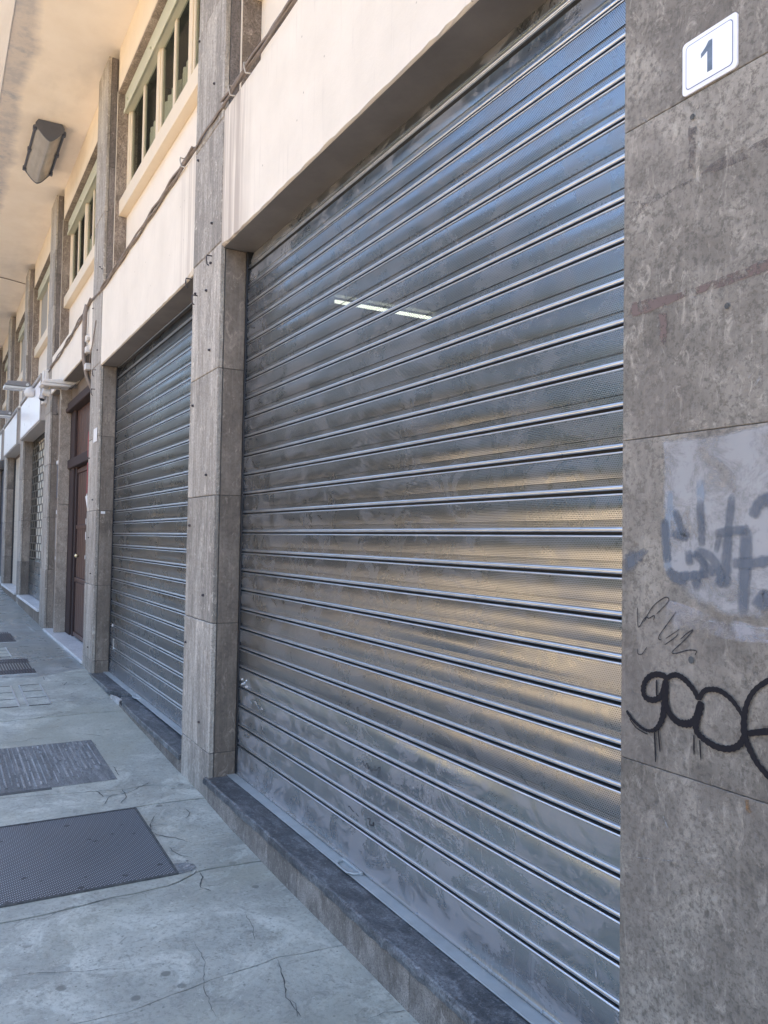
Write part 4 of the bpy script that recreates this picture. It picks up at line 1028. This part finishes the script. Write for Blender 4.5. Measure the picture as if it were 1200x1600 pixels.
def sign_box(x0, x1, label):
    t = thing('sign_box', label, 'sign box', ((x0+x1)/2, 1.36, 3.2), 'white sign boxes over the far shops')
    MB().box(x0, x1, 1.352, 1.62, 3.20, 3.86).build('case', M['box_frame'], t, .004)
    for xa, xb in ((x0+.06, x0+(x1-x0)*.5-.01), (x0+(x1-x0)*.5+.01, x1-.06)):
        MB().box(xa, xb, 1.342, 1.351, 3.23, 3.80).build('face_panel', M['white_box'], t, .002)
    MB().box(x0, x1, 1.325, 1.40, 3.83, 3.885).build('top_rail', M['box_frame'], t, .004)
    for xx in (x0+.02, x1-.02): MB().box(xx-.025, xx+.025, 1.335, 1.351, 3.20, 3.86).build('edge_trim', M['box_frame'], t, .003)
sign_box(-15.66, -12.62, 'long blank white sign box over the grille shop')
sign_box(-19.30, -16.25, 'blank white sign box over the cream door shop')
sign_box(-23.03, -19.93, 'white sign box farthest left, cut by the picture edge')
t = thing('dome_lamp', 'small white dome lamp on the front of the nearer sign box', 'lamp', (-13.4, 1.34, 3.75))
MB().tube([(-13.4, 1.34, 3.76), (-13.4, 1.28, 3.75)], .03, 10).build('arm', M['off_white'], t)
MB().tube([(-13.4, 1.29, 3.80), (-13.4, 1.275, 3.77), (-13.4, 1.265, 3.70), (-13.4, 1.26, 3.65), (-13.4, 1.26, 3.64)], [.02, .06, .085, .06, .02], 12).build('globe', M['off_white'], t)
t = thing('security_camera', 'small bullet camera and cable trunking on the pilaster left of the door', 'camera', (-12.3, 1.38, 3.6))
MB().box(-12.56, -12.40, 1.345, 1.402, 3.42, 3.90).build('trunking', M['off_white'], t, .004)
MB().box(-12.36, -12.26, 1.36, 1.402, 3.52, 3.88).build('trunking', M['off_white'], t, .004)
MB().tube([(-12.27, 1.36, 3.58), (-12.25, 1.33, 3.50), (-12.24, 1.32, 3.45)], [.04, .045, .045], 12).build('body', M['box_frame'], t)
MB().tube([(-12.239, 1.319, 3.449), (-12.236, 1.316, 3.438)], .032, 12).build('lens', M['dark_gap'], t)
t = thing('sticker', 'small white sticker on the pilaster right of the wooden door', 'sticker', (-8.3, YF, 2.3))
q0, q1 = wall_pt(147, 671), wall_pt(152, 689)
MB().box(q0.x, q1.x, YF-.0045, YF-.003, q1.z, q0.z).build('sticker_sheet', M['paper'], t)
t = thing('edge_strips', 'red and white strips on the pilaster edge right of the wooden door', 'poster', (-8.77, YF, 2.2))
for za, zb_, mm in ((1.98, 2.30, 'red_strip'), (2.36, 2.62, 'red_strip'), (1.90, 1.975, 'paper'), (1.66, 1.72, 'paper'), (1.50, 1.58, 'paper'), (1.30, 1.34, 'paper')):  # thin red and white strips along the pilaster's left edge
    MB().box(-8.785, -8.760+random.uniform(0, .02), YF-.006, YF-.0045, za, zb_).build('edge_strip', M[mm], t)
q = wall_pt(157, 797, 1.49)
tag(MB().box(-8.2342, -8.2332, 1.45, 1.49, 1.76, 1.785).build('notice_label', M['paper']), 'tiny white label on the inner face of the pilaster left of the middle shutter', 'label')

# ------------------------------------------------------------------ far shops: grille shutter, cream shutter
t = thing('grille_shutter', 'openwork grille shutter with solid lower slats in the fourth bay', 'roller shutter', (-14.1, YS, .48))
xa, xb = -15.66, -12.6
z = .48; k = 0
while z < 1.0:
    MB().box(xa, xb, YS-.006-.004*(k % 2), YS+.01, z, z+.098).build('slat', M['galv_far'], t, .006); z += .104; k += 1
rows = 17; hz = (3.19-1.0)/rows
for r_ in range(rows+1):
    zz = 1.0+r_*hz; MB().box(xa, xb, YS-.008, YS+.006, zz, zz+.02).build('grille_rail', M['grille_bar'], t)
    if r_ < rows:
        n = 9
        for c_ in range(n+1):
            xx = xa+(xb-xa)*(c_+(.5 if r_ % 2 else 0))/n
            if xx < xb: MB().box(xx, xx+.034, YS-.005, YS+.003, zz+.021, zz+hz-.001).build('grille_link', M['grille_bar'], t)
MB().box(xa, xb, YS-.012, YS+.03, 3.19, 3.22).build('head_rail', M['dark_gap'], t)
tag(MB().box(xa, xb, 1.66, 1.68, 1.0, 3.2).build('lit_window_panel', M['bright_back']), 'pale panel standing for the lit window behind the openwork grille shutter', 'blind')  # pale colour stands for the light of the window behind the grille
t = thing('cream_shutter', 'plain cream shutter of the fifth bay beyond the grille shop', 'roller shutter', (-17.8, 1.58, .48))
for k in range(24): MB().box(-19.18, -16.23, 1.585, 1.6, .475+k*.112, .475+k*.112+.110).build('slat', M['cream_shut'], t, .004)
MB().box(-19.315, -19.19, 1.575, 1.63, .475, 3.2).build('guide', M['dark_gap'], t)
MB().box(-19.18, -16.23, 1.57, 1.62, 3.166, 3.215).build('head_rail', M['wood_grey'], t)
t = thing('dark_shutter', 'dark shutter of the farthest visible bay at the left picture edge', 'roller shutter', (-21.5, 1.58, .48))
for k in range(24): MB().box(-23.03, -19.92, 1.585, 1.6, .475+k*.112, .475+k*.112+.110).build('slat', M['lamp_dark'], t, .004)
MB().box(-26.73, -23.62, 1.585, 1.6, .475, 3.2).build('side_shutter', M['galv_far'], t)

# ------------------------------------------------------------------ across the street
ob = thing('facing_building', 'plain dark building facing the shops farther down the street', 'building', (-60, -13, .5))
MB().box(-150, -23, -24, -11, -.5, 15).build('wall', plain('slate_render', (.075, .082, .092), .9, var=.2, scale=1, bump=.1), ob)
MB().box(-150.3, -22.7, -24.3, -10.7, 15, 15.5).build('cornice', M['kerb'], ob)
for k in range(14):
    for zf in (1.2, 5.0, 8.6, 12.):
        x = -26-k*4.; MB().box(x-.7, x+.7, -11.0, -10.93, zf, zf+2.2).build('window', M['lamp_dark'], ob)
# (mirrored in the metal only)
rnd = random.Random(3)
lf = MB()
for _ in range(2600):
    while True:
        p = Vector((rnd.uniform(-1, 1), rnd.uniform(-1, 1), rnd.uniform(-1, 1)))
        if .25 < p.length < 1+.25*math.sin(5*p.x)*math.cos(4*p.y): break
    c = Vector((p.x*3.0, p.y*2.6, 3.8+p.z*2.5)); s = rnd.uniform(.14, .34)
    a = Vector((rnd.gauss(0, 1), rnd.gauss(0, 1), rnd.gauss(0, 1))).normalized(); b = a.orthogonal().normalized()
    lf.add([c+a*s, c+b*s*.6, c-a*s, c-b*s*.6], [(0, 1, 2, 3)])
tk = MB().tube([(0, 0, -.2), (.05, .02, 1.2), (-.05, .05, 2.6), (.1, 0, 4.2)], [.24, .18, .15, .06], 8)
belt, boles = MB(), MB()
for k in range(12):
    x = -27+k*4.6+rnd.uniform(-.5, .5); y = -21+rnd.uniform(-1.5, 1.5); sc_ = rnd.uniform(.85, 1.1); an = rnd.uniform(0, 6)
    T = Matrix.Translation((x, y, -.12)) @ Matrix.Rotation(an, 4, 'Z') @ Matrix.Scale(sc_, 4)
    belt.add([T @ Vector(p) for p in lf.v], lf.f); boles.add([T @ Vector(p) for p in tk.v], tk.f, True)
t = tag(thing('tree_belt', 'row of leafy trees on the square across the street', 'trees', (0, -21, -.1)), kind='stuff')
tag(belt.build('foliage', M['leaf'], t), kind='stuff'); tag(boles.build('trunks', M['bark'], t), kind='stuff')
